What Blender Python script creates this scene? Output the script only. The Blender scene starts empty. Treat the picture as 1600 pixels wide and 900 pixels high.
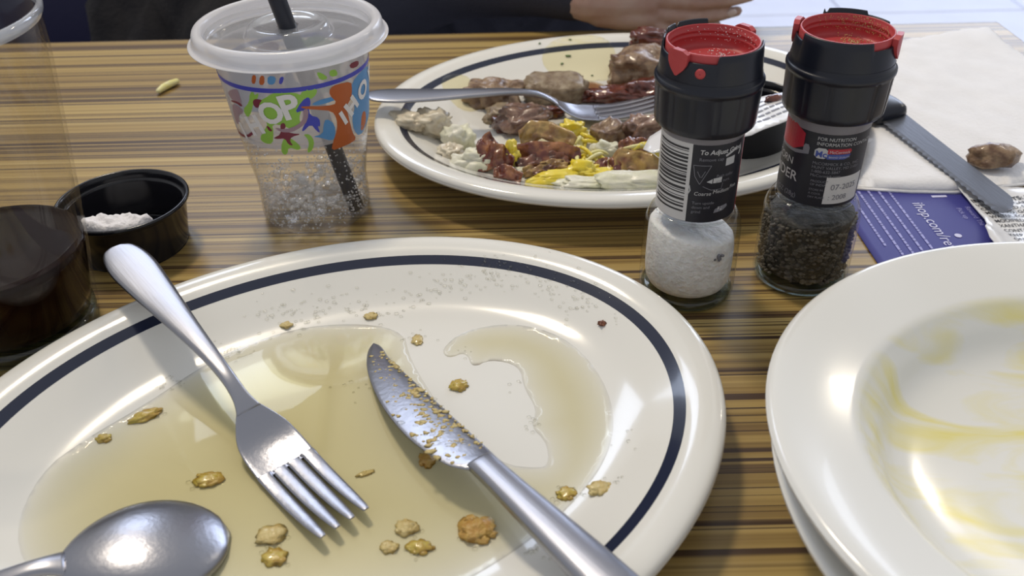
import bpy, bmesh, math, random
from mathutils import Vector, Matrix, noise
from mathutils.geometry import delaunay_2d_cdt

# ------------------------------------------------------------------ camera, world, lights, exposure
# all lengths below are centimetres on the table (z = 0 is the table top); U turns them into metres
U = 0.01
scene = bpy.context.scene
COL = scene.collection
PI = math.pi

cam_d = bpy.data.cameras.new('camera')
cam = bpy.data.objects.new('camera', cam_d)
COL.objects.link(cam)
cam_d.sensor_width = 36.0
cam_d.lens = 1403.66 * 36.0 / 1600.0
cam_d.clip_start = 0.01
cam_d.clip_end = 60
_p, _r = math.radians(35.509), math.radians(-1.278)
_fw = Vector((0, math.cos(_p), -math.sin(_p)))
_rt = Vector((1, 0, 0))
_up = _rt.cross(_fw)
_rt2 = _rt * math.cos(_r) + _up * math.sin(_r)
_up2 = _up * math.cos(_r) - _rt * math.sin(_r)
_m = Matrix((_rt2, _up2, -_fw)).transposed().to_4x4()
_m.translation = Vector((0, 0, 27.19 * U))
cam.matrix_world = _m
cam_d.dof.use_dof = True
cam_d.dof.focus_distance = 0.44
cam_d.dof.aperture_fstop = 13
scene.camera = cam

world = bpy.data.worlds.new('world')
scene.world = world
world.use_nodes = True
_bg = world.node_tree.nodes['Background']
_bg.inputs[0].default_value = (0.93, 0.95, 1.0, 1)
_bg.inputs[1].default_value = 0.43


def area(name, loc, target, size, power, color, size_y=None):
    l = bpy.data.lights.new(name, 'AREA')
    l.energy = power
    l.color = color
    l.size = size
    if size_y:
        l.shape = 'RECTANGLE'
        l.size_y = size_y
    o = bpy.data.objects.new(name, l)
    COL.objects.link(o)
    o.location = Vector(loc) * U
    d = (Vector(target) - Vector(loc)).normalized()
    o.rotation_euler = d.to_track_quat('-Z', 'Y').to_euler()
    return o


area('ceiling_lamp_key', (-45, 110, 165), (0, 40, 0), 0.22, 12.5, (1.0, 0.87, 0.68))
area('ceiling_lamp_right', (178, 180, 124), (12, 25, 6), 0.17, 2.4, (1.0, 0.88, 0.70))
area('daylight_left', (-95, 290, 195), (0, 40, 0), 0.9, 9.0, (0.70, 0.80, 1.0), 0.6)
area('daylight_window', (200, 470, 120), (160, 250, -75), 2.6, 62.0, (0.74, 0.82, 1.0), 2.0)

scene.view_settings.view_transform = 'Standard'
scene.view_settings.look = 'None'
scene.view_settings.exposure = 0.27
scene.view_settings.gamma = 1.0
scene.view_settings.use_curve_mapping = False
scene.cycles.transparent_max_bounces = 40
scene.cycles.max_bounces = 16

# ------------------------------------------------------------------ helpers: materials
def nodes_of(name):
    m = bpy.data.materials.new(name)
    m.use_nodes = True
    nt = m.node_tree
    return m, nt, nt.nodes, nt.links, nt.nodes['Principled BSDF']


def pmat(name, col, rough=0.5, metal=0.0, var=None, scale=40.0, bump=0.0, bscale=200.0, coat=0.0, spec=0.5,
         sss=0.0, trans=0.0, ior=1.45, lo=0.35, hi=0.65, detail=4.0, alpha=1.0, aniso=None):
    m, nt, N, L, b = nodes_of(name)
    b.inputs['Base Color'].default_value = (*col, 1)
    b.inputs['Roughness'].default_value = rough
    b.inputs['Metallic'].default_value = metal
    b.inputs['Coat Weight'].default_value = coat
    b.inputs['Coat Roughness'].default_value = 0.06
    b.inputs['Specular IOR Level'].default_value = spec
    b.inputs['IOR'].default_value = ior
    b.inputs['Transmission Weight'].default_value = trans
    b.inputs['Alpha'].default_value = alpha
    if sss:
        b.inputs['Subsurface Weight'].default_value = sss
        b.inputs['Subsurface Radius'].default_value = (0.01, 0.006, 0.004)
        b.inputs['Subsurface Scale'].default_value = 0.3
    tc = N.new('ShaderNodeTexCoord')
    if var is not None:
        n = N.new('ShaderNodeTexNoise')
        n.inputs['Scale'].default_value = scale
        n.inputs['Detail'].default_value = detail
        r = N.new('ShaderNodeValToRGB')
        r.color_ramp.elements[0].position = lo
        r.color_ramp.elements[1].position = hi
        r.color_ramp.elements[0].color = (*col, 1)
        r.color_ramp.elements[1].color = (*var, 1)
        L.new(tc.outputs['Object'], n.inputs['Vector'])
        L.new(n.outputs['Fac'], r.inputs['Fac'])
        L.new(r.outputs['Color'], b.inputs['Base Color'])
    if bump:
        n2 = N.new('ShaderNodeTexNoise')
        n2.inputs['Scale'].default_value = bscale
        n2.inputs['Detail'].default_value = 5
        src = tc.outputs['Object']
        if aniso:
            mp = N.new('ShaderNodeMapping')
            mp.inputs['Scale'].default_value = aniso
            L.new(src, mp.inputs['Vector'])
            src = mp.outputs['Vector']
        bp = N.new('ShaderNodeBump')
        bp.inputs['Strength'].default_value = bump
        bp.inputs['Distance'].default_value = 0.002
        L.new(src, n2.inputs['Vector'])
        L.new(n2.outputs['Fac'], bp.inputs['Height'])
        L.new(bp.outputs['Normal'], b.inputs['Normal'])
    return m


def clear_mat(name, tint=(1, 1, 1), milk=0.0, milk_col=(0.9, 0.9, 0.95), ior=1.45, rough=0.03, edge=1.0):
    """thin clear plastic or glass: see-through, with mirror reflection rising at grazing angles"""
    m, nt, N, L, b = nodes_of(name)
    N.remove(b)
    out = N['Material Output']
    tr = N.new('ShaderNodeBsdfTransparent')
    tr.inputs[0].default_value = (*tint, 1)
    gl = N.new('ShaderNodeBsdfGlossy')
    gl.inputs['Roughness'].default_value = rough
    lw = N.new('ShaderNodeLayerWeight')
    lw.inputs['Blend'].default_value = 0.5
    pw = N.new('ShaderNodeMath')
    pw.operation = 'POWER'
    pw.inputs[1].default_value = 4.0
    L.new(lw.outputs['Facing'], pw.inputs[0])
    f0 = ((ior - 1) / (ior + 1)) ** 2
    mul = N.new('ShaderNodeMath')
    mul.operation = 'MULTIPLY_ADD'
    mul.use_clamp = True
    mul.inputs[1].default_value = (0.75 - f0) * min(1.0, edge * 0.7)
    mul.inputs[2].default_value = f0 * edge
    mx = N.new('ShaderNodeMixShader')
    L.new(pw.outputs[0], mul.inputs[0])
    L.new(mul.outputs[0], mx.inputs[0])
    src = tr.outputs[0]
    if milk > 0:
        df = N.new('ShaderNodeBsdfDiffuse')
        df.inputs[0].default_value = (*milk_col, 1)
        tl = N.new('ShaderNodeBsdfTranslucent')
        tl.inputs[0].default_value = (*milk_col, 1)
        m0 = N.new('ShaderNodeMixShader')
        m0.inputs[0].default_value = 0.4
        L.new(df.outputs[0], m0.inputs[1])
        L.new(tl.outputs[0], m0.inputs[2])
        m1 = N.new('ShaderNodeMixShader')
        m1.inputs[0].default_value = milk
        L.new(tr.outputs[0], m1.inputs[1])
        L.new(m0.outputs[0], m1.inputs[2])
        src = m1.outputs[0]
    L.new(src, mx.inputs[1])
    L.new(gl.outputs[0], mx.inputs[2])
    L.new(mx.outputs[0], out.inputs[0])
    return m


def liquid_mat(name, col, density, ior=1.33, rough=0.02):
    """see-through liquid: clear skin with reflections, tinted by real absorption through its depth"""
    m = clear_mat(name, (1, 1, 1), ior=ior, rough=rough)
    N, L = m.node_tree.nodes, m.node_tree.links
    ab = N.new('ShaderNodeVolumeAbsorption')
    ab.inputs['Color'].default_value = (*col, 1)
    ab.inputs['Density'].default_value = density
    L.new(ab.outputs[0], N['Material Output'].inputs['Volume'])
    return m


def wood_mat(name):
    m, nt, N, L, b = nodes_of(name)
    tc = N.new('ShaderNodeTexCoord')

    def stripe(sx, sy, detail, off, rough=0.5):
        mp = N.new('ShaderNodeMapping')
        mp.inputs['Scale'].default_value = (sx, sy, 1)
        mp.inputs['Location'].default_value = (off, off * 1.7, 0)
        n = N.new('ShaderNodeTexNoise')
        n.inputs['Scale'].default_value = 1.0
        n.inputs['Detail'].default_value = detail
        n.inputs['Roughness'].default_value = rough
        L.new(tc.outputs['Object'], mp.inputs['Vector'])
        L.new(mp.outputs['Vector'], n.inputs['Vector'])
        return n.outputs['Fac']

    def ramp(src, stops):
        r = N.new('ShaderNodeValToRGB')
        els = r.color_ramp.elements
        while len(els) < len(stops):
            els.new(0.5)
        for e, (p, c) in zip(els, stops):
            e.position = p
            e.color = (*c, 1)
        L.new(src, r.inputs['Fac'])
        return r.outputs['Color']

    def mix(kind, fac, a, c):
        x = N.new('ShaderNodeMix')
        x.data_type = 'RGBA'
        x.blend_type = kind
        if isinstance(fac, float):
            x.inputs['Factor'].default_value = fac
        else:
            L.new(fac, x.inputs['Factor'])
        for i, s in ((6, a), (7, c)):
            if isinstance(s, tuple):
                x.inputs[i].default_value = (*s, 1)
            else:
                L.new(s, x.inputs[i])
        return x.outputs[2]

    base = ramp(stripe(0.30, 150, 2.0, 3.1), [(0.30, (0.235, 0.150, 0.050)), (0.44, (0.350, 0.238, 0.078)),
                                             (0.56, (0.440, 0.310, 0.105)), (0.70, (0.500, 0.370, 0.145))])
    lines = ramp(stripe(0.22, 270, 0.6, 9.4), [(0.530, (0, 0, 0)), (0.565, (1, 1, 1)), (0.60, (1, 1, 1)), (0.635, (0.1, 0.1, 0.1))])
    lines2 = ramp(stripe(0.25, 170, 1.0, 21.7), [(0.61, (0, 0, 0)), (0.65, (0.85, 0.85, 0.85))])
    fine = ramp(stripe(1.6, 520, 2.0, 5.2), [(0.36, (0.66, 0.62, 0.55)), (0.60, (1, 1, 1))])
    c0 = mix('MIX', lines2, base, (0.135, 0.080, 0.035))
    c1 = mix('MIX', lines, c0, (0.070, 0.038, 0.019))
    c2 = mix('MULTIPLY', 0.75, c1, fine)
    L.new(c2, b.inputs['Base Color'])
    b.inputs['Roughness'].default_value = 0.34
    b.inputs['Specular IOR Level'].default_value = 0.5
    bp = N.new('ShaderNodeBump')
    bp.inputs['Strength'].default_value = 0.12
    bp.inputs['Distance'].default_value = 0.0008
    L.new(stripe(25, 420, 2.0, 1.0), bp.inputs['Height'])
    L.new(bp.outputs['Normal'], b.inputs['Normal'])
    return m


def bowl_mat(name):
    """white glazed china with yellow butter stains smeared round the well"""
    m, nt, N, L, b = nodes_of(name)
    tc = N.new('ShaderNodeTexCoord')
    sep = N.new('ShaderNodeSeparateXYZ')
    L.new(tc.outputs['Object'], sep.inputs[0])

    def math_(op, a, c=None):
        x = N.new('ShaderNodeMath')
        x.operation = op
        for i, s in enumerate((a, c)):
            if s is None:
                continue
            if isinstance(s, (int, float)):
                x.inputs[i].default_value = s
            else:
                L.new(s, x.inputs[i])
        return x.outputs[0]
    rad = math_('SQRT', math_('ADD', math_('MULTIPLY', sep.outputs[0], sep.outputs[0]),
                              math_('MULTIPLY', sep.outputs[1], sep.outputs[1])))
    mp = N.new('ShaderNodeMapping')
    mp.inputs['Rotation'].default_value = (0, 0, 0.9)
    mp.inputs['Scale'].default_value = (20, 62, 26)
    L.new(tc.outputs['Object'], mp.inputs['Vector'])
    n = N.new('ShaderNodeTexNoise')
    n.inputs['Scale'].default_value = 1.0
    n.inputs['Detail'].default_value = 6
    n.inputs['Distortion'].default_value = 0.7
    L.new(mp.outputs[0], n.inputs['Vector'])
    r = N.new('ShaderNodeValToRGB')
    r.color_ramp.elements[0].position = 0.43
    r.color_ramp.elements[1].position = 0.70
    L.new(n.outputs['Fac'], r.inputs['Fac'])
    ms = N.new('ShaderNodeMapRange')
    ms.inputs['From Min'].default_value = 0.0955
    ms.inputs['From Max'].default_value = 0.088
    L.new(rad, ms.inputs['Value'])
    fac = math_('MULTIPLY', r.outputs['Color'], ms.outputs[0])
    mx = N.new('ShaderNodeMix')
    mx.data_type = 'RGBA'
    L.new(fac, mx.inputs['Factor'])
    mx.inputs[6].default_value = (0.80, 0.80, 0.77, 1)
    mx.inputs[7].default_value = (0.78, 0.70, 0.20, 1)
    L.new(mx.outputs[2], b.inputs['Base Color'])
    b.inputs['Roughness'].default_value = 0.16
    b.inputs['Coat Weight'].default_value = 0.3
    return m


M = {}
M['wood'] = wood_mat('striped_wood_laminate')
M['china'] = pmat('cream_china', (0.80, 0.79, 0.742), 0.13, coat=0.4)
M['navy_band'] = pmat('navy_glaze', (0.012, 0.017, 0.042), 0.15, coat=0.4)
M['bowl'] = bowl_mat('white_china_with_butter')
M['bowl_plain'] = pmat('white_china', (0.80, 0.80, 0.77), 0.15, coat=0.3)
M['steel'] = pmat('brushed_steel', (0.355, 0.36, 0.40), 0.33, 1.0, bump=0.035, bscale=1.0, aniso=(60, 900, 200))
M['steel_polish'] = pmat('polished_steel', (0.345, 0.35, 0.39), 0.29, 1.0, bump=0.05, bscale=500)
M['steel_dark'] = pmat('serrated_steel', (0.20, 0.21, 0.24), 0.33, 1.0, bump=0.06, bscale=1.0, aniso=(80, 800, 200))
M['black_plastic'] = pmat('black_plastic', (0.010, 0.012, 0.021), 0.30)
M['collar'] = pmat('grey_neck_plastic', (0.20, 0.19, 0.21), 0.35)
M['butter'] = clear_mat('melted_butter', (0.99, 0.965, 0.72), ior=1.4, rough=0.15, edge=1.0)
M['black_gloss'] = pmat('glossy_black_plastic', (0.010, 0.010, 0.013), 0.16)
M['red'] = pmat('red_plastic', (0.47, 0.058, 0.062), 0.42, bump=0.05, bscale=300)
M['salt'] = pmat('coarse_salt', (0.95, 0.93, 0.91), 0.6, var=(0.84, 0.81, 0.79), scale=260, bump=0.6, bscale=420, sss=0.15)
M['pepper'] = pmat('cracked_pepper', (0.030, 0.026, 0.020), 0.7, var=(0.115, 0.10, 0.08), scale=330, bump=0.9, bscale=480, lo=0.5, hi=0.75)
M['pepper_pale'] = pmat('pepper_flake', (0.16, 0.14, 0.11), 0.7, var=(0.06, 0.05, 0.04), scale=300)
M['glass'] = clear_mat('bottle_glass', (0.965, 0.975, 0.97), ior=1.5, edge=1.3)
M['glass_thick'] = clear_mat('thick_glass', (0.66, 0.73, 0.70), ior=1.5, edge=1.6)
M['tumbler'] = clear_mat('tumbler_glass', (0.955, 0.95, 0.94), ior=1.5, edge=0.5)
M['tumbler_rim'] = clear_mat('tumbler_rim_painted_glint', (0.80, 0.83, 0.88), milk=0.5, milk_col=(0.85, 0.88, 0.95), ior=1.6, edge=2.6)  # rim glass with milky white mixed in to paint its highlight line
M['cup'] = clear_mat('clear_plastic', (0.97, 0.97, 0.98), milk=0.05, ior=1.4, edge=1.2)
M['cup_white'] = clear_mat('milky_print', (0.93, 0.93, 0.95), milk=0.52, milk_col=(0.72, 0.71, 0.74), ior=1.4)
M['lid'] = clear_mat('frosted_plastic', (0.96, 0.97, 0.98), milk=0.33, milk_col=(0.93, 0.95, 1.0), ior=1.55, rough=0.10, edge=2.6)
M['lid_rim'] = clear_mat('white_frosted_plastic', (0.95, 0.95, 0.97), milk=0.74, milk_col=(0.97, 0.97, 1.0), ior=1.45, rough=0.2, edge=1.2)
M['water'] = clear_mat('sparkling_water', (0.985, 0.985, 0.975), ior=1.2, edge=1.0)
M['bubble'] = clear_mat('bubble_skin', (0.96, 0.96, 0.96), milk=0.34, milk_col=(1, 1, 1), ior=1.7, rough=0.12, edge=3.0)
M['ice'] = clear_mat('crushed_ice', (0.995, 0.995, 0.995), milk=0.20, milk_col=(1, 1, 1), ior=1.6, rough=0.15, edge=2.4)
M['cola'] = pmat('cola', (0.010, 0.003, 0.002), 0.06, spec=0.15)
M['cola_edge'] = liquid_mat('cola_liquid', (0.55, 0.16, 0.06), 260.0)
M['syrup'] = liquid_mat('maple_syrup', (0.80, 0.725, 0.33), 330.0, ior=1.36)
M['drop'] = clear_mat('syrup_drop', (1.0, 0.997, 0.98), ior=1.5, rough=0.14, edge=1.3)
M['crumb'] = pmat('golden_crumb', (0.48, 0.25, 0.045), 0.3, var=(0.58, 0.37, 0.09), scale=300, bump=0.7, bscale=500, coat=0.5)
M['crumb_pale'] = pmat('buttery_crumb', (0.66, 0.54, 0.24), 0.3, var=(0.56, 0.41, 0.14), scale=300, bump=0.6, bscale=500, coat=0.4)
M['omelette'] = pmat('yellow_egg_scrap', (0.56, 0.44, 0.08), 0.25, var=(0.44, 0.27, 0.04), scale=260, bump=0.4, bscale=400, coat=0.6)
M['char'] = pmat('dark_crumb', (0.10, 0.03, 0.015), 0.4, var=(0.25, 0.09, 0.04), scale=400, bump=0.6)
M['meat'] = pmat('roast_meat', (0.35, 0.235, 0.135), 0.38, var=(0.13, 0.065, 0.035), scale=150, bump=0.7, bscale=230, coat=0.35)
M['meat_pink'] = pmat('pink_meat', (0.33, 0.21, 0.15), 0.28, var=(0.13, 0.06, 0.04), scale=140, bump=0.5, bscale=210, coat=0.6)
M['meat_grey'] = pmat('grey_meat', (0.33, 0.26, 0.17), 0.45, var=(0.17, 0.11, 0.06), scale=130, bump=0.6, bscale=230, coat=0.2)
M['sauce'] = pmat('dark_red_sauce', (0.085, 0.018, 0.012), 0.14, var=(0.17, 0.045, 0.025), scale=130, bump=0.4, bscale=160, coat=0.6)
M['grease'] = liquid_mat('brown_grease', (0.66, 0.36, 0.06), 1100.0, ior=1.4)
M['grease_pale'] = clear_mat('pale_grease', (0.99, 0.975, 0.90), ior=1.2, rough=0.5, edge=.3)
M['bacon'] = pmat('bacon_meat', (0.13, 0.030, 0.020), 0.26, var=(0.36, 0.15, 0.055), scale=130, bump=0.5, bscale=220, coat=0.5, lo=0.42, hi=0.66)
M['bacon_fat'] = pmat('bacon_fat', (0.46, 0.30, 0.10), 0.28, var=(0.17, 0.06, 0.03), scale=130, bump=0.5, bscale=220, coat=0.5, lo=0.42, hi=0.7)
M['bacon_dark'] = pmat('charred_bacon', (0.055, 0.025, 0.022), 0.32, var=(0.20, 0.07, 0.035), scale=100, bump=0.5, bscale=220, coat=0.4)
M['cheese'] = pmat('yellow_cheese', (0.80, 0.62, 0.025), 0.32, var=(0.84, 0.72, 0.13), scale=120, coat=0.3, sss=0.1)
M['cheese_pale'] = pmat('pale_cheese', (0.78, 0.72, 0.26), 0.4, var=(0.80, 0.76, 0.45), scale=150)
M['cream'] = pmat('sour_cream', (0.80, 0.78, 0.66), 0.3, var=(0.72, 0.72, 0.52), scale=90, bump=0.35, bscale=180)
M['egg_white'] = pmat('pale_egg', (0.74, 0.68, 0.54), 0.35, var=(0.55, 0.46, 0.32), scale=110, bump=0.5, bscale=200, coat=0.3)
M['herb'] = pmat('green_herb', (0.06, 0.14, 0.035), 0.6, var=(0.16, 0.24, 0.07), scale=200)
M['sugar'] = pmat('white_powder', (0.84, 0.82, 0.84), 0.8, bump=0.7, bscale=300)
M['napkin'] = pmat('white_paper_napkin', (0.87, 0.87, 0.89), 0.85, var=(0.83, 0.83, 0.85), scale=60, bump=0.25, bscale=420)
M['card'] = pmat('blue_card', (0.055, 0.056, 0.265), 0.5, spec=0.3)
M['card_text'] = pmat('pale_print', (0.34, 0.34, 0.68), 0.5)
M['card_title'] = pmat('white_print', (0.62, 0.62, 0.85), 0.5)
M['foil'] = pmat('white_foil_wrapper', (0.78, 0.78, 0.79), 0.28, bump=0.15, bscale=90, coat=0.3)
M['ink'] = pmat('black_ink', (0.03, 0.03, 0.035), 0.5)
M['label_black'] = pmat('black_paper_label', (0.014, 0.015, 0.024), 0.42)
M['label_white'] = pmat('white_paper_label', (0.60, 0.59, 0.59), 0.45)
M['label_ink'] = pmat('grey_white_print', (0.50, 0.50, 0.51), 0.5)
M['label_dim'] = pmat('dim_print', (0.20, 0.20, 0.23), 0.5)
M['label_red'] = pmat('label_red', (0.42, 0.022, 0.040), 0.4)
M['label_blue'] = pmat('label_blue', (0.05, 0.08, 0.32), 0.4)
M['pr_blue'] = pmat('print_blue', (0.06, 0.07, 0.48), 0.4)
M['pr_sky'] = pmat('print_sky_blue', (0.10, 0.29, 0.58), 0.4)
M['pr_green'] = pmat('print_green', (0.30, 0.55, 0.09), 0.4)
M['pr_orange'] = pmat('print_orange', (0.48, 0.12, 0.035), 0.4)
M['pr_maroon'] = pmat('print_maroon', (0.20, 0.035, 0.06), 0.4)
M['pr_mauve'] = pmat('print_mauve', (0.36, 0.25, 0.30), 0.4)
M['pr_white'] = pmat('print_white', (0.78, 0.77, 0.78), 0.4)
M['sweater'] = pmat('dark_slate_knit', (0.034, 0.036, 0.056), 0.85, bump=0.4, bscale=500)
M['trousers'] = pmat('dark_trousers', (0.02, 0.022, 0.03), 0.85, bump=0.3, bscale=400)
M['skin'] = pmat('skin', (0.50, 0.36, 0.30), 0.5, var=(0.42, 0.26, 0.21), scale=45, sss=0.15)
M['nail'] = pmat('fingernail', (0.62, 0.50, 0.46), 0.25)
M['hair'] = pmat('dark_hair', (0.03, 0.02, 0.015), 0.5, bump=0.5, bscale=300)
M['eye'] = pmat('eye_white', (0.75, 0.73, 0.70), 0.2)
M['iris'] = pmat('brown_iris', (0.06, 0.03, 0.02), 0.2)
M['lip'] = pmat('lip', (0.42, 0.18, 0.15), 0.45)
M['vinyl'] = pmat('navy_vinyl', (0.008, 0.008, 0.045), 0.45, bump=0.2, bscale=120)
M['fleece'] = pmat('black_fleece', (0.004, 0.004, 0.007), 0.95, var=(0.012, 0.011, 0.013), scale=40, bump=0.8, bscale=260)
M['tile'] = pmat('pale_floor_tile', (0.80, 0.81, 0.90), 0.4, var=(0.76, 0.77, 0.87), scale=6)
M['grout'] = pmat('floor_grout', (0.60, 0.61, 0.70), 0.8)
M['wall'] = pmat('dark_wall_paint', (0.16, 0.15, 0.16), 0.7, bump=0.05)
M['metal_leg'] = pmat('black_metal', (0.02, 0.02, 0.022), 0.4, 0.8)
M['frame'] = pmat('dark_window_frame', (0.04, 0.04, 0.045), 0.4)
_m, _nt, _N, _L, _b = nodes_of('bright_window_pane')
_b.inputs['Base Color'].default_value = (0.6, 0.7, 0.9, 1)
_b.inputs['Emission Color'].default_value = (0.70, 0.80, 1.0, 1)
_b.inputs['Emission Strength'].default_value = 1.25
M['pane'] = _m

# ------------------------------------------------------------------ helpers: objects and meshes
def thing(name, label, cat, loc=(0, 0, 0), rotz=0.0, group=None, rot=None):
    o = bpy.data.objects.new(name, None)
    COL.objects.link(o)
    o.empty_display_size = 0.01
    o.location = Vector(loc) * U
    o.rotation_euler = rot if rot is not None else (0, 0, rotz)
    o['label'] = label
    o['category'] = cat
    if group:
        o['group'] = group
    return o


def tag(o, label, cat, group=None, kind=None):
    o['label'] = label
    o['category'] = cat
    if group:
        o['group'] = group
    if kind:
        o['kind'] = kind
    return o


def obj(name, vf, mat, parent=None, loc=None, smooth=True, label=None, kind=None, rot=None):
    v, f = vf[0], vf[1]
    me = bpy.data.meshes.new(name)
    me.from_pydata([Vector(p) * U for p in v], [], f)
    me.update()
    if smooth:
        me.polygons.foreach_set('use_smooth', [True] * len(me.polygons))
    me.materials.append(mat)
    o = bpy.data.objects.new(name, me)
    COL.objects.link(o)
    if parent:
        o.parent = parent
    if loc is not None:
        o.location = Vector(loc) * U
    if rot is not None:
        o.rotation_euler = rot
    if label:
        o['label'] = label
    if kind:
        o['kind'] = kind
    return o


def join(*parts):
    v, f = [], []
    for p in parts:
        k = len(v)
        v += [tuple(q) for q in p[0]]
        f += [tuple(i + k for i in face) for face in p[1]]
    return v, f


def moved(vf, d):
    return [(p[0] + d[0], p[1] + d[1], p[2] + d[2]) for p in vf[0]], vf[1]


def rings(rs, closed_u=True, cap0=False, cap1=False):
    """rs: list of rings (equal length lists of points) -> quads between them"""
    n = len(rs[0])
    v = [p for r in rs for p in r]
    f = []
    for i in range(len(rs) - 1):
        for j in range(n if closed_u else n - 1):
            a, b2 = i * n + j, i * n + (j + 1) % n
            f.append((a, b2, b2 + n, a + n))
    if cap0:
        f.append(tuple(reversed(range(n))))
    if cap1:
        f.append(tuple(range((len(rs) - 1) * n, len(rs) * n)))
    return v, f


def lathe(prof, seg=64, fn=None, cap0=False, cap1=False):
    """prof: (radius, z) from the bottom outside upward; fn(theta, r, z) may bend it. theta 0 faces -y"""
    rs = []
    for r, z in prof:
        ring = []
        for k in range(seg):
            t = 2 * PI * k / seg
            rr, zz = fn(t, r, z) if fn else (r, z)
            ring.append((rr * math.sin(t), -rr * math.cos(t), zz))
        rs.append(ring)
    return rings(rs, True, cap0, cap1)


def smooth_prof(prof, n=4):
    """Catmull-Rom through a profile"""
    out = []
    P = [prof[0]] + list(prof) + [prof[-1]]
    for i in range(1, len(P) - 2):
        p0, p1, p2, p3 = P[i - 1], P[i], P[i + 1], P[i + 2]
        for k in range(n):
            t = k / n
            out.append(tuple(0.5 * (2 * b_ + (-a + c) * t + (2 * a - 5 * b_ + 4 * c - d) * t * t + (-a + 3 * b_ - 3 * c + d) * t ** 3)
                             for a, b_, c, d in zip(p0, p1, p2, p3)))
    out.append(tuple(prof[-1]))
    return out


def tube(path, rad, seg=12, caps=True):
    pts = [Vector(p) for p in path]
    rads = rad if isinstance(rad, (list, tuple)) else [rad] * len(pts)
    rs = []
    ref = Vector((0, 0, 1))
    for i, p in enumerate(pts):
        d = (pts[min(i + 1, len(pts) - 1)] - pts[max(i - 1, 0)]).normalized()
        a = d.cross(ref)
        if a.length < 1e-3:
            a = d.cross(Vector((1, 0, 0)))
        a.normalize()
        b2 = a.cross(d)
        rs.append([tuple(p + (a * math.cos(2 * PI * k / seg) + b2 * math.sin(2 * PI * k / seg)) * rads[i]) for k in range(seg)])
    return rings(rs, True, caps, caps)


def capsule_chain(path, rads, seg=14):
    """tapered limb with round ends"""
    pts = [Vector(p) for p in path]
    d0 = (pts[0] - pts[1]).normalized()
    d1 = (pts[-1] - pts[-2]).normalized()
    P, R = [], []
    for a in (80, 55, 28):
        P.append(pts[0] + d0 * rads[0] * math.sin(math.radians(a)))
        R.append(rads[0] * math.cos(math.radians(a)))
    P += pts
    R += list(rads)
    for a in (28, 55, 80):
        P.append(pts[-1] + d1 * rads[-1] * math.sin(math.radians(a)))
        R.append(rads[-1] * math.cos(math.radians(a)))
    return tube(P, R, seg)


def ico(sub=3):
    bm = bmesh.new()
    bmesh.ops.create_icosphere(bm, subdivisions=sub, radius=1.0)
    v = [tuple(x.co) for x in bm.verts]
    f = [tuple(x.index for x in q.verts) for q in bm.faces]
    bm.free()
    return v, f


ICO = {k: ico(k) for k in (1, 2, 3, 4)}


def blob(dims, seed, amp=0.25, freq=1.3, sub=3, flat=0.0, pw=1.0):
    """lumpy chunk with semi-axes dims; flat cuts its underside level (0 = none)"""
    v, f = ICO[sub]
    out = []
    o = Vector((seed * 7.13, seed * 3.71, seed * 5.37))
    for p in v:
        q = Vector(p)
        if pw != 1.0:
            q = Vector([math.copysign(abs(c) ** pw, c) for c in q])
        k = 1 + amp * noise.noise(Vector(p) * freq + o) + 0.45 * amp * noise.noise(Vector(p) * freq * 2.6 + o) + 0.22 * amp * noise.noise(Vector(p) * freq * 6.3 + o)
        q = Vector((q.x * dims[0], q.y * dims[1], q.z * dims[2])) * k
        if flat and q.z < -dims[2] * flat:
            q.z = -dims[2] * flat
        out.append(tuple(q))
    if flat:
        out = [(a, b2, c + dims[2] * flat) for a, b2, c in out]
    return out, f


def ssphere(c, r, sub=1, sz=1.0):
    v, f = ICO[sub]
    return [(c[0] + p[0] * r, c[1] + p[1] * r, c[2] + p[2] * r * sz) for p in v], f


def box(c, s):
    x, y, z = [k / 2 for k in s]
    v = [(c[0] + i * x, c[1] + j * y, c[2] + k * z) for i in (-1, 1) for j in (-1, 1) for k in (-1, 1)]
    return v, [(0, 1, 3, 2), (4, 6, 7, 5), (0, 4, 5, 1), (2, 3, 7, 6), (0, 2, 6, 4), (1, 5, 7, 3)]


def bevel_box(c, s, bev=0.3, seg=2):
    bm = bmesh.new()
    v, f = box(c, s)
    vs = [bm.verts.new(p) for p in v]
    for q in f:
        bm.faces.new([vs[i] for i in q])
    bmesh.ops.bevel(bm, geom=list(bm.edges), offset=bev, segments=seg, affect='EDGES', profile=0.5)
    bm.verts.index_update()
    r = [tuple(x.co) for x in bm.verts], [tuple(x.index for x in q.verts) for q in bm.faces]
    bm.free()
    return r


def inside(poly, x, y):
    c = False
    n = len(poly)
    for i in range(n):
        x1, y1 = poly[i]
        x2, y2 = poly[(i + 1) % n]
        if (y1 > y) != (y2 > y) and x < (x2 - x1) * (y - y1) / (y2 - y1) + x1:
            c = not c
    return c


def edge_dist(poly, x, y):
    best = 1e9
    n = len(poly)
    for i in range(n):
        x1, y1 = poly[i]
        x2, y2 = poly[(i + 1) % n]
        dx, dy = x2 - x1, y2 - y1
        t = max(0, min(1, ((x - x1) * dx + (y - y1) * dy) / (dx * dx + dy * dy + 1e-12)))
        best = min(best, math.hypot(x - x1 - dx * t, y - y1 - dy * t))
    return best


def round_poly(poly, it=2):
    for _ in range(it):
        out = []
        n = len(poly)
        for i in range(n):
            a, b2 = poly[i], poly[(i + 1) % n]
            out.append((a[0] * .75 + b2[0] * .25, a[1] * .75 + b2[1] * .25))
            out.append((a[0] * .25 + b2[0] * .75, a[1] * .25 + b2[1] * .75))
        poly = out
    return poly


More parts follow.
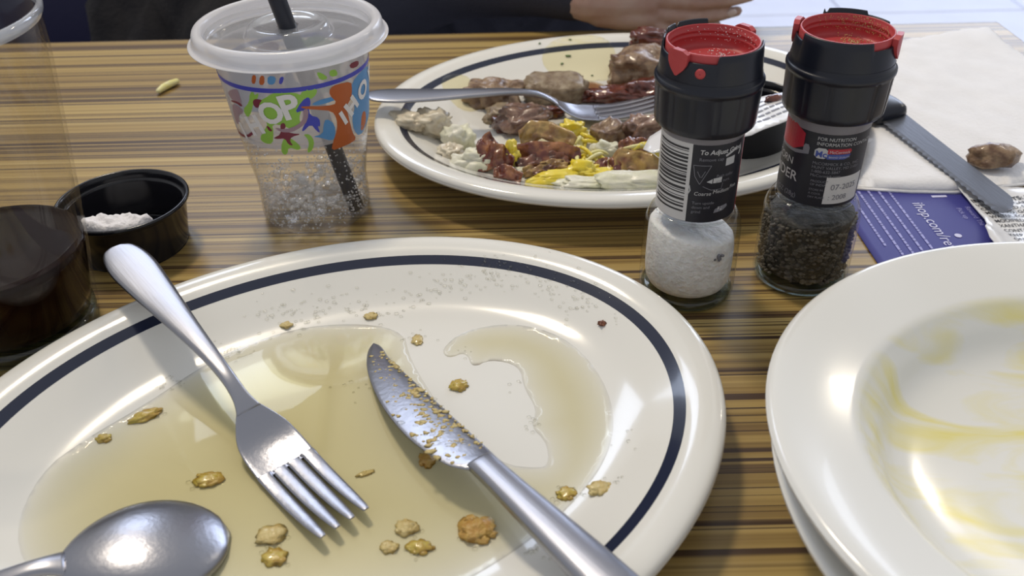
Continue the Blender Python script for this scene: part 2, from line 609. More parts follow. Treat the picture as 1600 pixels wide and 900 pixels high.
def fill(poly, step):
    """triangulate a polygon with interior points -> 2D verts, tris, boundary loop indices"""
    P = []
    n = len(poly)
    for i in range(n):
        a, b2 = poly[i], poly[(i + 1) % n]
        k = max(1, int(math.hypot(b2[0] - a[0], b2[1] - a[1]) / step))
        for j in range(k):
            P.append((a[0] + (b2[0] - a[0]) * j / k, a[1] + (b2[1] - a[1]) * j / k))
    nb = len(P)
    xs, ys = [p[0] for p in P], [p[1] for p in P]
    y = min(ys) + step / 2
    row = 0
    while y < max(ys):
        x = min(xs) + step * (0.5 if row % 2 else 0.25)
        while x < max(xs):
            if inside(poly, x, y) and edge_dist(poly, x, y) > step * 0.45:
                P.append((x, y))
            x += step
        y += step * 0.87
        row += 1
    res = delaunay_2d_cdt([Vector(p) for p in P], [(i, (i + 1) % nb) for i in range(nb)], [], 0, 1e-6)
    V = [(p.x, p.y) for p in res[0]]
    T = []
    for t in res[2]:
        cx = sum(V[i][0] for i in t) / 3
        cy = sum(V[i][1] for i in t) / 3
        if inside(poly, cx, cy):
            a, b2, c = [V[i] for i in t]
            if (b2[0] - a[0]) * (c[1] - a[1]) - (b2[1] - a[1]) * (c[0] - a[0]) < 0:
                t = (t[0], t[2], t[1])
            T.append(tuple(t))
    return V, T


def slab(poly, step, ztop, zbot):
    """closed sheet between two height functions of x, y"""
    V, T = fill(poly, step)
    n = len(V)
    v = [(x, y, ztop(x, y)) for x, y in V] + [(x, y, zbot(x, y)) for x, y in V]
    f = list(T) + [tuple(i + n for i in reversed(t)) for t in T]
    cnt = {}
    for t in T:
        for i in range(3):
            e = (t[i], t[(i + 1) % 3])
            cnt[e] = 1
    for (a, b2) in list(cnt):
        if (b2, a) not in cnt:
            f.append((b2, a, a + n, b2 + n))
    return v, f


def text_flat(body, size, bold=0.0, shear=0.0, align='LEFT', sub=0, spacing=1.0):
    """letters as flat mesh in the x-y plane (cm)"""
    c = bpy.data.curves.new('lettering', 'FONT')
    c.body = body
    c.size = size
    c.offset = bold
    c.shear = shear
    c.align_x = align
    c.resolution_u = 3
    c.space_character = spacing
    o = bpy.data.objects.new('lettering', c)
    COL.objects.link(o)
    dg = bpy.context.evaluated_depsgraph_get()
    me = bpy.data.meshes.new_from_object(o.evaluated_get(dg))
    bm = bmesh.new()
    bm.from_mesh(me)
    bmesh.ops.triangulate(bm, faces=list(bm.faces))
    for _ in range(sub):
        bmesh.ops.subdivide_edges(bm, edges=list(bm.edges), cuts=1, use_grid_fill=True)
        bmesh.ops.triangulate(bm, faces=list(bm.faces))
    bm.verts.index_update()
    r = [(x.co.x, x.co.y) for x in bm.verts], [tuple(x.index for x in q.verts) for q in bm.faces]
    bm.free()
    bpy.data.objects.remove(o)
    bpy.data.curves.remove(c)
    bpy.data.meshes.remove(me)
    return r


def rot2(V, a):
    return [(x * math.cos(a) - y * math.sin(a), x * math.sin(a) + y * math.cos(a)) for x, y in V]


def wrap(VT, rfun, th0, z0, off):
    """bend flat (u, v) shapes round an upright body: u runs round it from th0, v upward from z0"""
    out = []
    for u, v in VT[0]:
        z = z0 + v
        r = rfun(z)
        t = th0 + u / r
        out.append(((r + off) * math.sin(t), -(r + off) * math.cos(t), z))
    return out, VT[1]


def rect(u0, v0, u1, v1, n=1):
    V, F = [], []
    for i in range(n + 1):
        u = u0 + (u1 - u0) * i / n
        V += [(u, v0), (u, v1)]
    for i in range(n):
        F.append((2 * i, 2 * i + 2, 2 * i + 3, 2 * i + 1))
    return V, F


def join2(*ps):
    v, f = [], []
    for p in ps:
        k = len(v)
        v += list(p[0])
        f += [tuple(i + k for i in q) for q in p[1]]
    return v, f


def sections(st, m=16, pw=0.6):
    """cutlery: stations (x, y, z, half width, half thickness, crown) swept along x. crown lifts the middle of the section"""
    rs = []
    for x, y, z, w, h, k in st:
        ring = []
        for j in range(m):
            a = 2 * PI * j / m
            ca, sa = math.cos(a), math.sin(a)
            yy = math.copysign(abs(ca) ** pw, ca)
            zz = math.copysign(abs(sa) ** pw, sa)
            ring.append((x, y + w * yy, z + h * zz + k * (1 - yy * yy)))
        rs.append(ring)
    return rings(rs, True, True, True)


def lerp_st(st, n=5):
    """smooth interpolation of stations"""
    return smooth_prof(st, n)


def frame_to(o, tail, head, up=(0, 0, 1), roll=0.0):
    """put o at tail with local +x pointing at head and local z as near up as can be"""
    x = (Vector(head) - Vector(tail)).normalized()
    z = Vector(up)
    y = z.cross(x).normalized()
    z = x.cross(y)
    m = Matrix((x, y, z)).transposed()
    m = m @ Matrix.Rotation(roll, 3, 'X')
    o.rotation_euler = m.to_euler()
    o.location = Vector(tail) * U


# ------------------------------------------------------------------ the room
def struct(name, vf, mat, parent=None, smooth=False):
    o = obj(name, vf, mat, parent, smooth=smooth)
    if not parent:
        o['kind'] = 'structure'
    return o


floor = struct('floor', box((0, 150, -76.5), (800, 660, 2)), M['grout'])
tile_me = None
for i in range(11):
    for j in range(9):
        x, y = 22 + (i - 3) * 61, 480 - 30.5 - j * 61
        if abs(x) > 370:
            continue
        if tile_me is None:
            t = obj('tile', bevel_box((0, 0, 0), (60.4, 60.4, 1.0), 0.25, 1), M['tile'], floor, (x, y, -75.4), smooth=False)
            tile_me = t.data
        else:
            t = bpy.data.objects.new('tile', tile_me)
            COL.objects.link(t)
            t.parent = floor
            t.location = Vector((x, y, -75.4)) * U
# back wall round a wide window
wx0, wx1, wz0, wz1 = 55, 345, -25, 190
struct('wall_back', join(box(((-400 + wx0) / 2, 484, 62), (wx0 + 400, 8, 275)), box(((400 + wx1) / 2, 484, 62), (400 - wx1, 8, 275)),
                         box(((wx0 + wx1) / 2, 484, (wz0 - 75.5) / 2), (wx1 - wx0, 8, wz0 + 75.5)),
                         box(((wx0 + wx1) / 2, 484, (wz1 + 199.5) / 2), (wx1 - wx0, 8, 199.5 - wz1))), M['wall'])
win = struct('window_1', join(box(((wx0 + wx1) / 2, 483, wz0 + 3), (wx1 - wx0, 6, 6)), box(((wx0 + wx1) / 2, 483, wz1 - 3), (wx1 - wx0, 6, 6)),
                              box((wx0 + 3, 483, (wz0 + wz1) / 2), (6, 6, wz1 - wz0)), box((wx1 - 3, 483, (wz0 + wz1) / 2), (6, 6, wz1 - wz0)),
                              box(((wx0 + wx1) / 2, 483, (wz0 + wz1) / 2), (5, 6, wz1 - wz0))), M['frame'])
for k in (0, 1):
    w = (wx1 - wx0) / 2
    obj('pane', box((wx0 + w * (k + .5), 484, (wz0 + wz1) / 2), (w - 6, 1.2, wz1 - wz0 - 8)), M['pane'], win, smooth=False)

# ------------------------------------------------------------------ table
table = thing('table', 'restaurant table with a striped brown wood laminate top', 'table', (-27, 38, -75))
obj('tabletop', moved(bevel_box((0, 0, -1.7), (139.4, 77.0, 3.4), 0.25, 2), (0, 0, 75)), M['wood'], table, smooth=False)
obj('pedestal', lathe([(4, 3), (4, 71.6)], 24, cap0=True, cap1=True), M['metal_leg'], table)
obj('base_plate', lathe([(30, 0), (30, 1.2), (6, 3.2)], 40, cap0=True, cap1=True), M['metal_leg'], table)

# ------------------------------------------------------------------ oval platters
PA, PB = 16.354, 13.091
TOP = [(0.0, 2.10), (0.04, 2.28), (0.2, 2.42), (0.5, 2.48), (0.9, 2.45), (1.3, 2.34), (1.62, 2.19), (2.1, 1.95), (2.8, 1.60), (3.5, 1.26), (4.2, 1.00), (5.0, 0.83), (5.8, 0.77), (7.0, 0.75)]
UND = [(0.0, 2.10), (0.10, 1.92), (0.5, 1.78), (1.4, 1.58), (2.6, 1.05), (3.4, 0.60), (3.8, 0.10), (4.1, 0.0), (4.5, 0.02), (4.8, 0.28), (7.0, 0.30)]


def oval(d, z, seg):
    return [((PA - d) * math.cos(2 * PI * k / seg), (PB - d) * math.sin(2 * PI * k / seg), z) for k in range(seg)]


def prof_z(d):
    if d <= 0:
        return TOP[0][1]
    for (d0, z0), (d1, z1) in zip(TOP_S, TOP_S[1:]):
        if d <= d1:
            return z0 + (z1 - z0) * (d - d0) / max(1e-6, d1 - d0)
    return 0.75


TOP_S = smooth_prof(TOP, 4)


def platter(label, loc, rotz):
    t = thing('oval_platter', label, 'plate', loc, rotz)
    seg = 160
    und = smooth_prof(UND, 4)
    rs = [[(p[0] * s, p[1] * s, 0.30) for p in oval(7.0, .3, seg)] for s in (0.02, 0.5)]
    rs += [oval(d, z, seg) for d, z in reversed(und)]
    rs += [oval(d, z, seg) for d, z in TOP_S]
    rs += [[(p[0] * s, p[1] * s, 0.75) for p in oval(7.0, .75, seg)] for s in (0.6, 0.02)]
    obj('dish', rings(rs, True, True, True), M['china'], t)
    bs = [(d, prof_z(d) + 0.008) for d in (1.60, 1.72, 1.84, 1.96, 2.08)]
    obj('blue_rim_line', rings([oval(d, z, 200) for d, z in bs], True), M['navy_band'], t)
    return t


def plate_fn(cx, cy, rot):
    def d_of(x, y):
        dx, dy = x - cx, y - cy
        u = dx * math.cos(rot) + dy * math.sin(rot)
        v = -dx * math.sin(rot) + dy * math.cos(rot)
        lo, hi = -4.0, PB - 0.5
        for _ in range(24):
            m = (lo + hi) / 2
            if (u / (PA - m)) ** 2 + (v / (PB - m)) ** 2 > 1:
                hi = m
            else:
                lo = m
        return lo
    return d_of


NP = (-7.259, 25.988, 0.411 % PI)
FP = (7.508, 55.776, 0.171)
near = platter('cream oval platter with a navy rim line, in front, pooled with brown syrup', (NP[0], NP[1], 0), NP[2])
far = platter('cream oval platter with a navy rim line behind the grinders, littered with food scraps', (FP[0], FP[1], 0), FP[2])
nd, fd = plate_fn(*NP), plate_fn(*FP)
nz = lambda x, y: prof_z(nd(x, y))
fz = lambda x, y: prof_z(fd(x, y))

# ------------------------------------------------------------------ stacked bowls
BW = [(0.02, -4.55), (3.5, -4.55), (5.6, -4.3), (7.8, -3.6), (8.7, -2.1), (9.05, -1.15), (9.35, -0.80), (9.9, -0.58), (11.0, -0.22), (12.0, 0.06), (12.4, 0.09), (12.58, -0.05)]
BU = [(12.58, -0.05), (12.5, -0.32), (12.0, -0.48), (10.6, -0.85), (9.65, -1.45), (9.0, -2.8), (8.1, -4.3), (6.0, -4.75), (5.4, -4.9), (5.2, -5.25), (4.8, -5.25), (4.5, -4.95), (0.02, -4.95)]


BW = [(r, z * .77 if z < -1.2 else z) for r, z in BW]
BU = [(r, z * .77 if z < -1.0 else z) for r, z in BU]


def bowl(label, loc, tilt, mat):
    t = thing('pasta_bowl', label, 'bowl', loc, rot=tilt)
    obj('bowl_shell', lathe(smooth_prof(BU[::-1], 4) + smooth_prof(BW[::-1], 4), 128, cap0=True, cap1=True), mat, t)
    return t


bowl('white wide-rimmed bowl smeared with yellow butter, uppermost of the two stacked at right', (21.131, 20.669, 6.05), (-0.054, -0.041, 0), M['bowl'])
bowl('plain white bowl underneath the butter-smeared bowl', (21.5, 20.5, 4.06), (-0.004, -0.003, 0), M['bowl_plain'])

# ------------------------------------------------------------------ spice grinders
GBODY = [(0.02, 0.0), (1.9, 0.0), (2.22, 0.08), (2.38, 0.35), (2.40, 1.5), (2.38, 3.4), (2.34, 4.1), (2.16, 4.65), (1.92, 4.98), (1.85, 5.1), (1.85, 9.7)]
GLBL_R = 1.885


def groove(t, r, z):
    if 9.75 < z < 11.35:
        ph = (t * 14 / (2 * PI)) % 1.0
        if ph < 0.05 or ph > 0.95:
            return r - 0.05, z
    return r, z


def grinder(label, loc, tab_deg, back_deg, lid_tint):
    t = thing('spice_grinder', label, 'grinder', loc)
    body = obj('glass_body', lathe(smooth_prof(GBODY, 4), 72), M['glass'], t)
    obj('glass_base', lathe([(0.02, 0.03), (1.9, 0.03), (2.25, 0.15), (2.30, 0.42), (2.1, 0.55), (0.02, 0.5)], 72), M['glass_thick'], body)
    cap = obj('grinder_cap', lathe([(1.88, 9.45), (2.20, 9.46), (2.285, 9.56), (2.31, 9.8), (2.34, 10.5), (2.37, 11.30), (2.375, 11.42), (2.425, 11.46), (2.435, 11.55), (2.425, 11.64), (2.37, 11.70), (2.33, 11.72), (2.31, 11.76), (2.29, 11.95)], 140, groove), M['black_plastic'], t)
    tabs = [math.radians(tab_deg), math.radians(tab_deg + 180)]

    def wall(tt, r, z):
        if z > 12.6:
            for c in tabs:
                dlt = (tt - c + PI) % (2 * PI) - PI
                if abs(dlt) < 0.80:
                    return r, z - 0.36
            dlt = (tt - math.radians(back_deg) + PI) % (2 * PI) - PI
            if abs(dlt) < 0.62 and abs(dlt - 0.25) > 0.045:
                return r, z + 0.16
        return r, z
    obj('upper_wall', lathe([(2.28, 11.9), (2.24, 12.3), (2.20, 12.9), (2.17, 13.18), (2.13, 13.24), (2.07, 13.2), (2.06, 12.0)], 180, wall), M['black_plastic'], cap)
    ring = obj('mill_ring', lathe([(2.045, 11.7), (2.045, 13.12), (2.03, 13.20), (1.97, 13.21), (1.95, 13.16), (1.94, 12.98), (1.89, 12.95), (1.89, 12.88), (1.93, 12.85), (1.92, 12.75), (1.87, 12.72), (1.87, 12.66), (1.90, 12.62), (1.86, 12.35), (1.78, 12.22), (1.0, 12.26), (0.9, 12.36), (0.02, 12.38)], 96), M['red'], t)
    for c in tabs:
        V, T = fill(round_poly([(-.50, 1.02), (-.50, .5), (-.36, .22), (-.16, .02), (0, -.14), (.16, .02), (.36, .22), (.50, .5), (.50, 1.02)], 1), 0.12)
        outer = wrap((V, T), lambda z: 2.2, c, 12.30, 0.13)
        inner = wrap((V, [tuple(reversed(q)) for q in T]), lambda z: 2.2, c, 12.30, -0.13)
        n = len(V)
        vf = join(outer, inner)
        cnt = {}
        for q in T:
            for i in range(3):
                cnt[(q[i], q[(i + 1) % 3])] = 1
        vf = (vf[0], vf[1] + [(b2, a, a + n, b2 + n) for (a, b2) in cnt if (b2, a) not in cnt])
        obj('mill_tab', vf, M['red'], ring, smooth=False)
    return t, body, cap


sg, sgb, sgc = grinder('salt grinder with a black and red top, half full of white salt', (8.965, 37.815, 0), -51, 175 + 30, 0)
pg_, pgb, pgc = grinder('pepper grinder with a black and red top, half full of dark peppercorns', (15.118, 38.838, 0), 59, 175, 0)
# red stud on the salt grinder's collar
obj('red_stud', moved(lathe([(0.22, 0.0), (0.22, 0.06), (0.14, 0.09), (0.02, 0.1)], 20), (0, 0, 0)), M['red'], sgc,
    (2.215 * math.sin(math.radians(-23)), -2.215 * math.cos(math.radians(-23)), 12.47), rot=(PI / 2, 0, math.radians(-23)))

for o_, n_, sd_ in ((sg, 90, 2), (pg_, 230, 6)):
    rnd = random.Random(sd_)
    sp_ = []
    for k in range(n_):
        a = rnd.gauss(PI * .78, .5)
        z = rnd.uniform(12.5, 13.15)
        sp_.append(ssphere((1.89 * math.sin(a), -1.89 * math.cos(a), z), rnd.uniform(.012, .028), 1))
    for k in range(n_ // 2):
        sp_.append(ssphere((rnd.gauss(.5, .35), rnd.gauss(.5, .4), 12.38), rnd.uniform(.015, .035), 1))
    ob_ = obj('mill_dust', join(*sp_), M['salt' if o_ is sg else 'crumb_pale'], o_, kind='stuff')

for o_, z_ in ((sg, 9.08), (pg_, 8.93)):
    obj('neck_collar', lathe([(1.86, z_ - .1), (1.895, z_), (1.90, 9.2), (1.90, 9.5)], 64), M['collar'], o_)

# contents
def contents(name, loc, tilt, az, top, mat, label, cat, seed):
    def top_fn(tt, r, z):
        if z > 3.0:
            k = (math.cos(tt - az) * tilt) * r / 2.0
            z = z + k + 0.12 * noise.noise(Vector((r * math.sin(tt) * 1.6, r * math.cos(tt) * 1.6, seed)))
        return r, z
    prof = [(0.02, 0.66), (1.7, 0.66), (2.02, 0.85), (2.14, 1.3), (2.16, 2.2), (2.14, 3.1), (2.10, top - .35), (1.98, top - .1), (1.5, top), (0.9, top), (0.02, top)]
    o = obj(name, lathe(smooth_prof(prof, 3), 64, top_fn), mat, None, loc)
    return tag(o, label, cat, kind='stuff')


contents('salt', (8.965, 37.815, 0), 0.42, math.radians(-75), 3.95, M['salt'], 'white salt filling the lower half of the salt grinder', 'salt', 3.0)
pep = contents('peppercorns', (15.118, 38.838, 0), 0.15, math.radians(60), 4.15, M['pepper'], 'cracked dark peppercorns filling the lower half of the pepper grinder', 'pepper', 8.0)
rnd = random.Random(5)
parts = []
for i in range(900):
    tt = rnd.uniform(0, 2 * PI)
    z = rnd.uniform(0.8, 3.9)
    r = 2.15
    s = rnd.uniform(0.05, 0.14)
    v, f = ICO[1]
    parts.append(([(r * math.sin(tt) + p[0] * s * (1 + .4 * rnd.random()), -r * math.cos(tt) + p[1] * s, z + p[2] * s * .8) for p in v], f))
o = obj('pepper_flakes', join(*parts), M['pepper_pale'], pep, smooth=False, kind='stuff')
o = obj('dark_fleck_patch', join(*[ssphere((0.95 + rnd.uniform(-.25, .3), -1.93 + rnd.uniform(-.03, .03), 3.05 + rnd.uniform(-.2, .2)), rnd.uniform(.06, .12), 1) for _ in range(9)]),
        M['label_dim'], bpy.data.objects['salt'], smooth=False)

# paper labels: cylinder of black paper with flat print on it
RL = lambda z: GLBL_R


def arc(a0, a1, z0, z1, off, n=24):
    return wrap(rect(math.radians(a0) * GLBL_R, z0, math.radians(a1) * GLBL_R, z1, n), RL, 0, 0, off)


def words(parent, body, size, deg, z, mat, off=0.02, bold=0.0, shear=0.0, align='LEFT', spacing=1.0, name='lettering'):
    V, T = text_flat(body, size, bold, shear, align, spacing=spacing)
    return obj(name, wrap((V, T), RL, math.radians(deg), z, off), mat, parent, smooth=False)


LC = -13.3
lab = obj('paper_label', arc(-180, 180, 5.07, 9.10, 0.0, 72), M['label_black'], sg)
obj('barcode_panel', arc(-112, LC - 10.5, 5.09, 9.10, 0.008, 20), M['label_white'], lab)
rnd = random.Random(11)
bars = []
z = 5.55
while z < 8.75:
    h = rnd.choice([0.035, 0.06, 0.06, 0.10, 0.13])
    bars.append(arc(-84, LC - 15.5, z, z + h, 0.016, 10))
    z += h + rnd.choice([0.05, 0.07, 0.1, 0.13])
obj('barcode', join(*bars), M['ink'], lab, smooth=False)
for k, ch in enumerate('052100071'):
    o = words(lab, ch, 0.2, -91, 5.7 + k * .33, M['ink'], 0.016)
words(lab, 'To Adjust Grind', 0.32, LC - 0.5, 8.60, M['label_ink'], bold=0.008, shear=0.15)
words(lab, 'Remove cap', 0.23, LC - 0.5, 8.27, M['label_dim'])
words(lab, 'Push collar', 0.21, LC + 26, 7.42, M['label_dim'])
words(lab, 'and turn', 0.21, LC + 26, 7.16, M['label_dim'])
words(lab, 'Coarse', 0.27, LC - 3, 6.52, M['label_ink'], shear=0.15)
words(lab, 'Medium', 0.27, LC + 23, 6.60, M['label_ink'], shear=0.15)
words(lab, 'Fine', 0.27, LC + 51, 6.66, M['label_ink'], shear=0.15)
words(lab, 'Turn upside', 0.21, LC - 4, 6.05, M['label_dim'])
words(lab, 'down and', 0.21, LC - 4, 5.82, M['label_dim'])
words(lab, 'grind', 0.21, LC - 4, 5.59, M['label_dim'])


def poly_arc(parent, poly, deg, z, mat, off=0.02, name='printed_mark', step=0.12):
    return obj(name, wrap(fill(poly, step), RL, math.radians(deg), z, off), mat, parent, smooth=False)


def line_poly(pts, w):
    L_, R_ = [], []
    for i, p in enumerate(pts):
        a = pts[max(0, i - 1)]
        b2 = pts[min(len(pts) - 1, i + 1)]
        d = Vector((b2[0] - a[0], b2[1] - a[1])).normalized()
        L_.append((p[0] - d.y * w, p[1] + d.x * w))
        R_.append((p[0] + d.y * w, p[1] - d.x * w))
    return L_ + R_[::-1]


poly_arc(lab, [(0, 0), (.5, .02), (.5, .42), (0, .38)], LC + 38, 7.95, M['label_ink'])
poly_arc(lab, [(-.02, .46), (.62, .72), (.6, .82), (-.06, .56)], LC + 38, 7.95, M['label_ink'])
poly_arc(lab, line_poly([(.80, .35), (.90, .6), (.84, .8)], .05), LC + 38, 7.95, M['label_ink'])
for pts in ([(-.2, .9), (.6, .9)], [(-.2, .9), (-.1, .35), (.15, -.05)], [(.6, .9), (.15, -.05)], [(.0, .6), (.15, .3)], [(.35, .62), (.2, .3)],
            [(.3, -.15), (.7, -.35), (1.2, -.35), (1.25, -.05)]):
    poly_arc(lab, line_poly(pts, .014), LC - 1, 7.15, M['label_dim'])
poly_arc(lab, [(.45, .08), (.72, -.02), (.72, .22)], LC - 1, 7.15, M['label_ink'])
poly_arc(lab, [(.76, .0), (1.18, .0), (1.18, .28), (.76, .24)], LC - 1, 7.15, M['label_ink'])
poly_arc(lab, line_poly([(0, 0), (.12, .25), (.06, .5)], .03), LC - 12, 6.5, M['label_ink'])
poly_arc(lab, [(0, 0), (.5, .05), (.75, .2), (.7, .35), (.3, .3), (.05, .2)], LC + 28, 5.55, M['label_dim'])
poly_arc(lab, [(.2, .05), (.42, .05), (.42, .3), (.2, .3)], LC + 28, 5.55, M['label_ink'])
obj('red_edge', arc(LC + 78, LC + 110, 5.09, 9.10, 0.008, 8), M['label_red'], lab)

RC = -21.3
lab = obj('paper_label', arc(-180, 180, 5.15, 8.95, 0.0, 72), M['label_black'], pg_)
obj('red_panel', wrap(fill(round_poly([(-2.4, .0), (.0, .0), (.0, 1.3), (-2.4, 1.3)], 1), .2), RL, math.radians(RC - 28), 7.75, 0.012), M['label_red'], lab, smooth=False)
obj('panel_border', wrap(fill(round_poly([(-2.4, -.12), (.30, -.12), (.32, .5), (.0, .5), (.0, .02), (-2.4, .02)], 1), .2), RL, math.radians(RC - 28), 7.75, 0.016), M['label_dim'], lab, smooth=False)
words(lab, 'PEPPERCORN', 0.52, RC - 40, 6.98, M['label_ink'], align='RIGHT', spacing=.9)
words(lab, 'GRINDER', 0.70, RC - 29, 6.22, M['label_ink'], align='RIGHT', bold=0.006)
words(lab, 'NET WT 1.0 OZ (28g)', 0.34, RC - 26, 5.40, M['label_dim'], align='RIGHT')
words(lab, 'FOR NUTRITION', 0.235, RC - 10, 8.58, M['label_ink'])
words(lab, 'INFORMATION CONTACT:', 0.235, RC - 10, 8.33, M['label_ink'])
obj('logo_ground', wrap(fill(round_poly([(0, 0), (.62, 0), (.62, .52), (0, .52)], 1), .1), RL, math.radians(RC - 11), 7.68, 0.012), M['label_ink'], lab, smooth=False)
obj('logo_red', wrap(fill([(.58, .27), (1.62, .27), (1.70, .40), (1.64, .52), (.58, .52)], .1), RL, math.radians(RC - 11), 7.68, 0.014), M['label_red'], lab, smooth=False)
obj('logo_blue', wrap(fill([(.58, 0), (1.40, 0), (1.60, .1), (1.68, .25), (.58, .25)], .1), RL, math.radians(RC - 11), 7.68, 0.014), M['label_blue'], lab, smooth=False)
words(lab, 'Mc', 0.42, RC - 9.5, 7.76, M['label_blue'], bold=0.012, off=0.024)
words(lab, 'McCormick', 0.20, RC + 9, 7.98, M['label_ink'], off=0.026)
words(lab, 'BRAND QUALITY', 0.125, RC + 9, 7.75, M['label_ink'], off=0.026)
words(lab, 'McCORMICK & CO., INC.', 0.205, RC - 11, 7.36, M['label_dim'])
words(lab, 'HUNT VALLEY, MD 21031', 0.205, RC - 11, 7.15, M['label_dim'])
words(lab, '1-800-632-5847', 0.205, RC - 11, 6.94, M['label_dim'])
words(lab, 'McCormick.com', 0.205, RC - 11, 6.73, M['label_dim'])
words(lab, 'PRODUCT', 0.17, RC - 9, 6.44, M['label_dim'])
words(lab, 'OF INDIA', 0.17, RC - 9, 6.26, M['label_dim'])
for k, wd in enumerate(['STORE IN', 'A COOL', 'DRY PLACE']):
    words(lab, wd, 0.15, RC - 9, 6.0 - k * .2, M['label_dim'])
obj('date_panel', arc(RC + 12.5, RC + 74, 5.32, 6.75, 0.012, 12), M['label_white'], lab)
words(lab, '07-2025', 0.42, RC + 20, 6.08, M['label_dim'], off=0.028)
words(lab, ': 2008', 0.38, RC + 19, 5.55, M['label_dim'], off=0.028)

# ------------------------------------------------------------------ child's cup, lid, straw, drink
CX, CY = -11.515, 46.769
CP = [(3.0, 0.05), (3.12, 0.22), (3.16, 0.6), (3.12, 2.3), (3.16, 2.45), (3.28, 3.45), (3.34, 3.62), (3.42, 4.5), (3.46, 4.66), (3.58, 5.5), (3.67, 6.0), (3.98, 9.0), (4.14, 10.5), (4.35, 10.62), (4.35, 10.72)]


def cup_r(z):
    for (r0, z0), (r1, z1) in zip(CP, CP[1:]):
        if z <= z1:
            return r0 + (r1 - r0) * (z - z0) / (z1 - z0)
    return 4.3


cup = thing('plastic_cup', 'clear plastic cup with a colourful print and clear bubbly drink, left of the far platter', 'cup', (CX, CY, 0))
cb = obj('cup_wall', lathe([(0.02, 0.12), (2.7, 0.12), (2.85, 0.05)] + CP, 96), M['cup'], cup)
pr = obj('printed_band', lathe([(cup_r(z) + .012, z) for z in (5.72, 6.5, 7.5, 8.5, 9.5, 10.2)], 96), M['cup_white'], cup)
obj('blue_line', lathe([(cup_r(z) + .03, z) for z in (9.08, 9.2, 9.33)], 96), M['pr_blue'], pr)


def cup_poly(uvs, mat, off, name, step=0.22, rnd_=1):
    """uvs: (angle in radians, height) outlines on the cup wall"""
    P = [(a * 3.9, z) for a, z in uvs]
    P = round_poly(P, rnd_) if rnd_ else P
    V, T = fill(P, step)
    out = []
    for u, z in V:
        r = cup_r(z) + off
        out.append((r * math.sin(u / 3.9), -r * math.cos(u / 3.9), z))
    return obj(name, (out, T), mat, pr, smooth=False)


def cup_copy_back(o, dtheta):
    """the same print repeats on the far side of the cup"""
    c = bpy.data.objects.new(o.name.split('.')[0], o.data)
    COL.objects.link(c)
    c.parent = pr
    c.rotation_euler = (0, 0, dtheta)


def cup_text(body, size, pos, ang, mat, off, bold=0.03):
    V, T = text_flat(body, size, bold, 0, 'CENTER', sub=1)
    V = rot2([(x, y - size * .36) for x, y in V], ang)
    out = []
    for u, v in V:
        z = pos[1] + v
        r = cup_r(z) + off
        t = pos[0] + u / 3.9
        out.append((r * math.sin(t), -r * math.cos(t), z))
    return obj('lettering', (out, T), mat, pr, smooth=False)


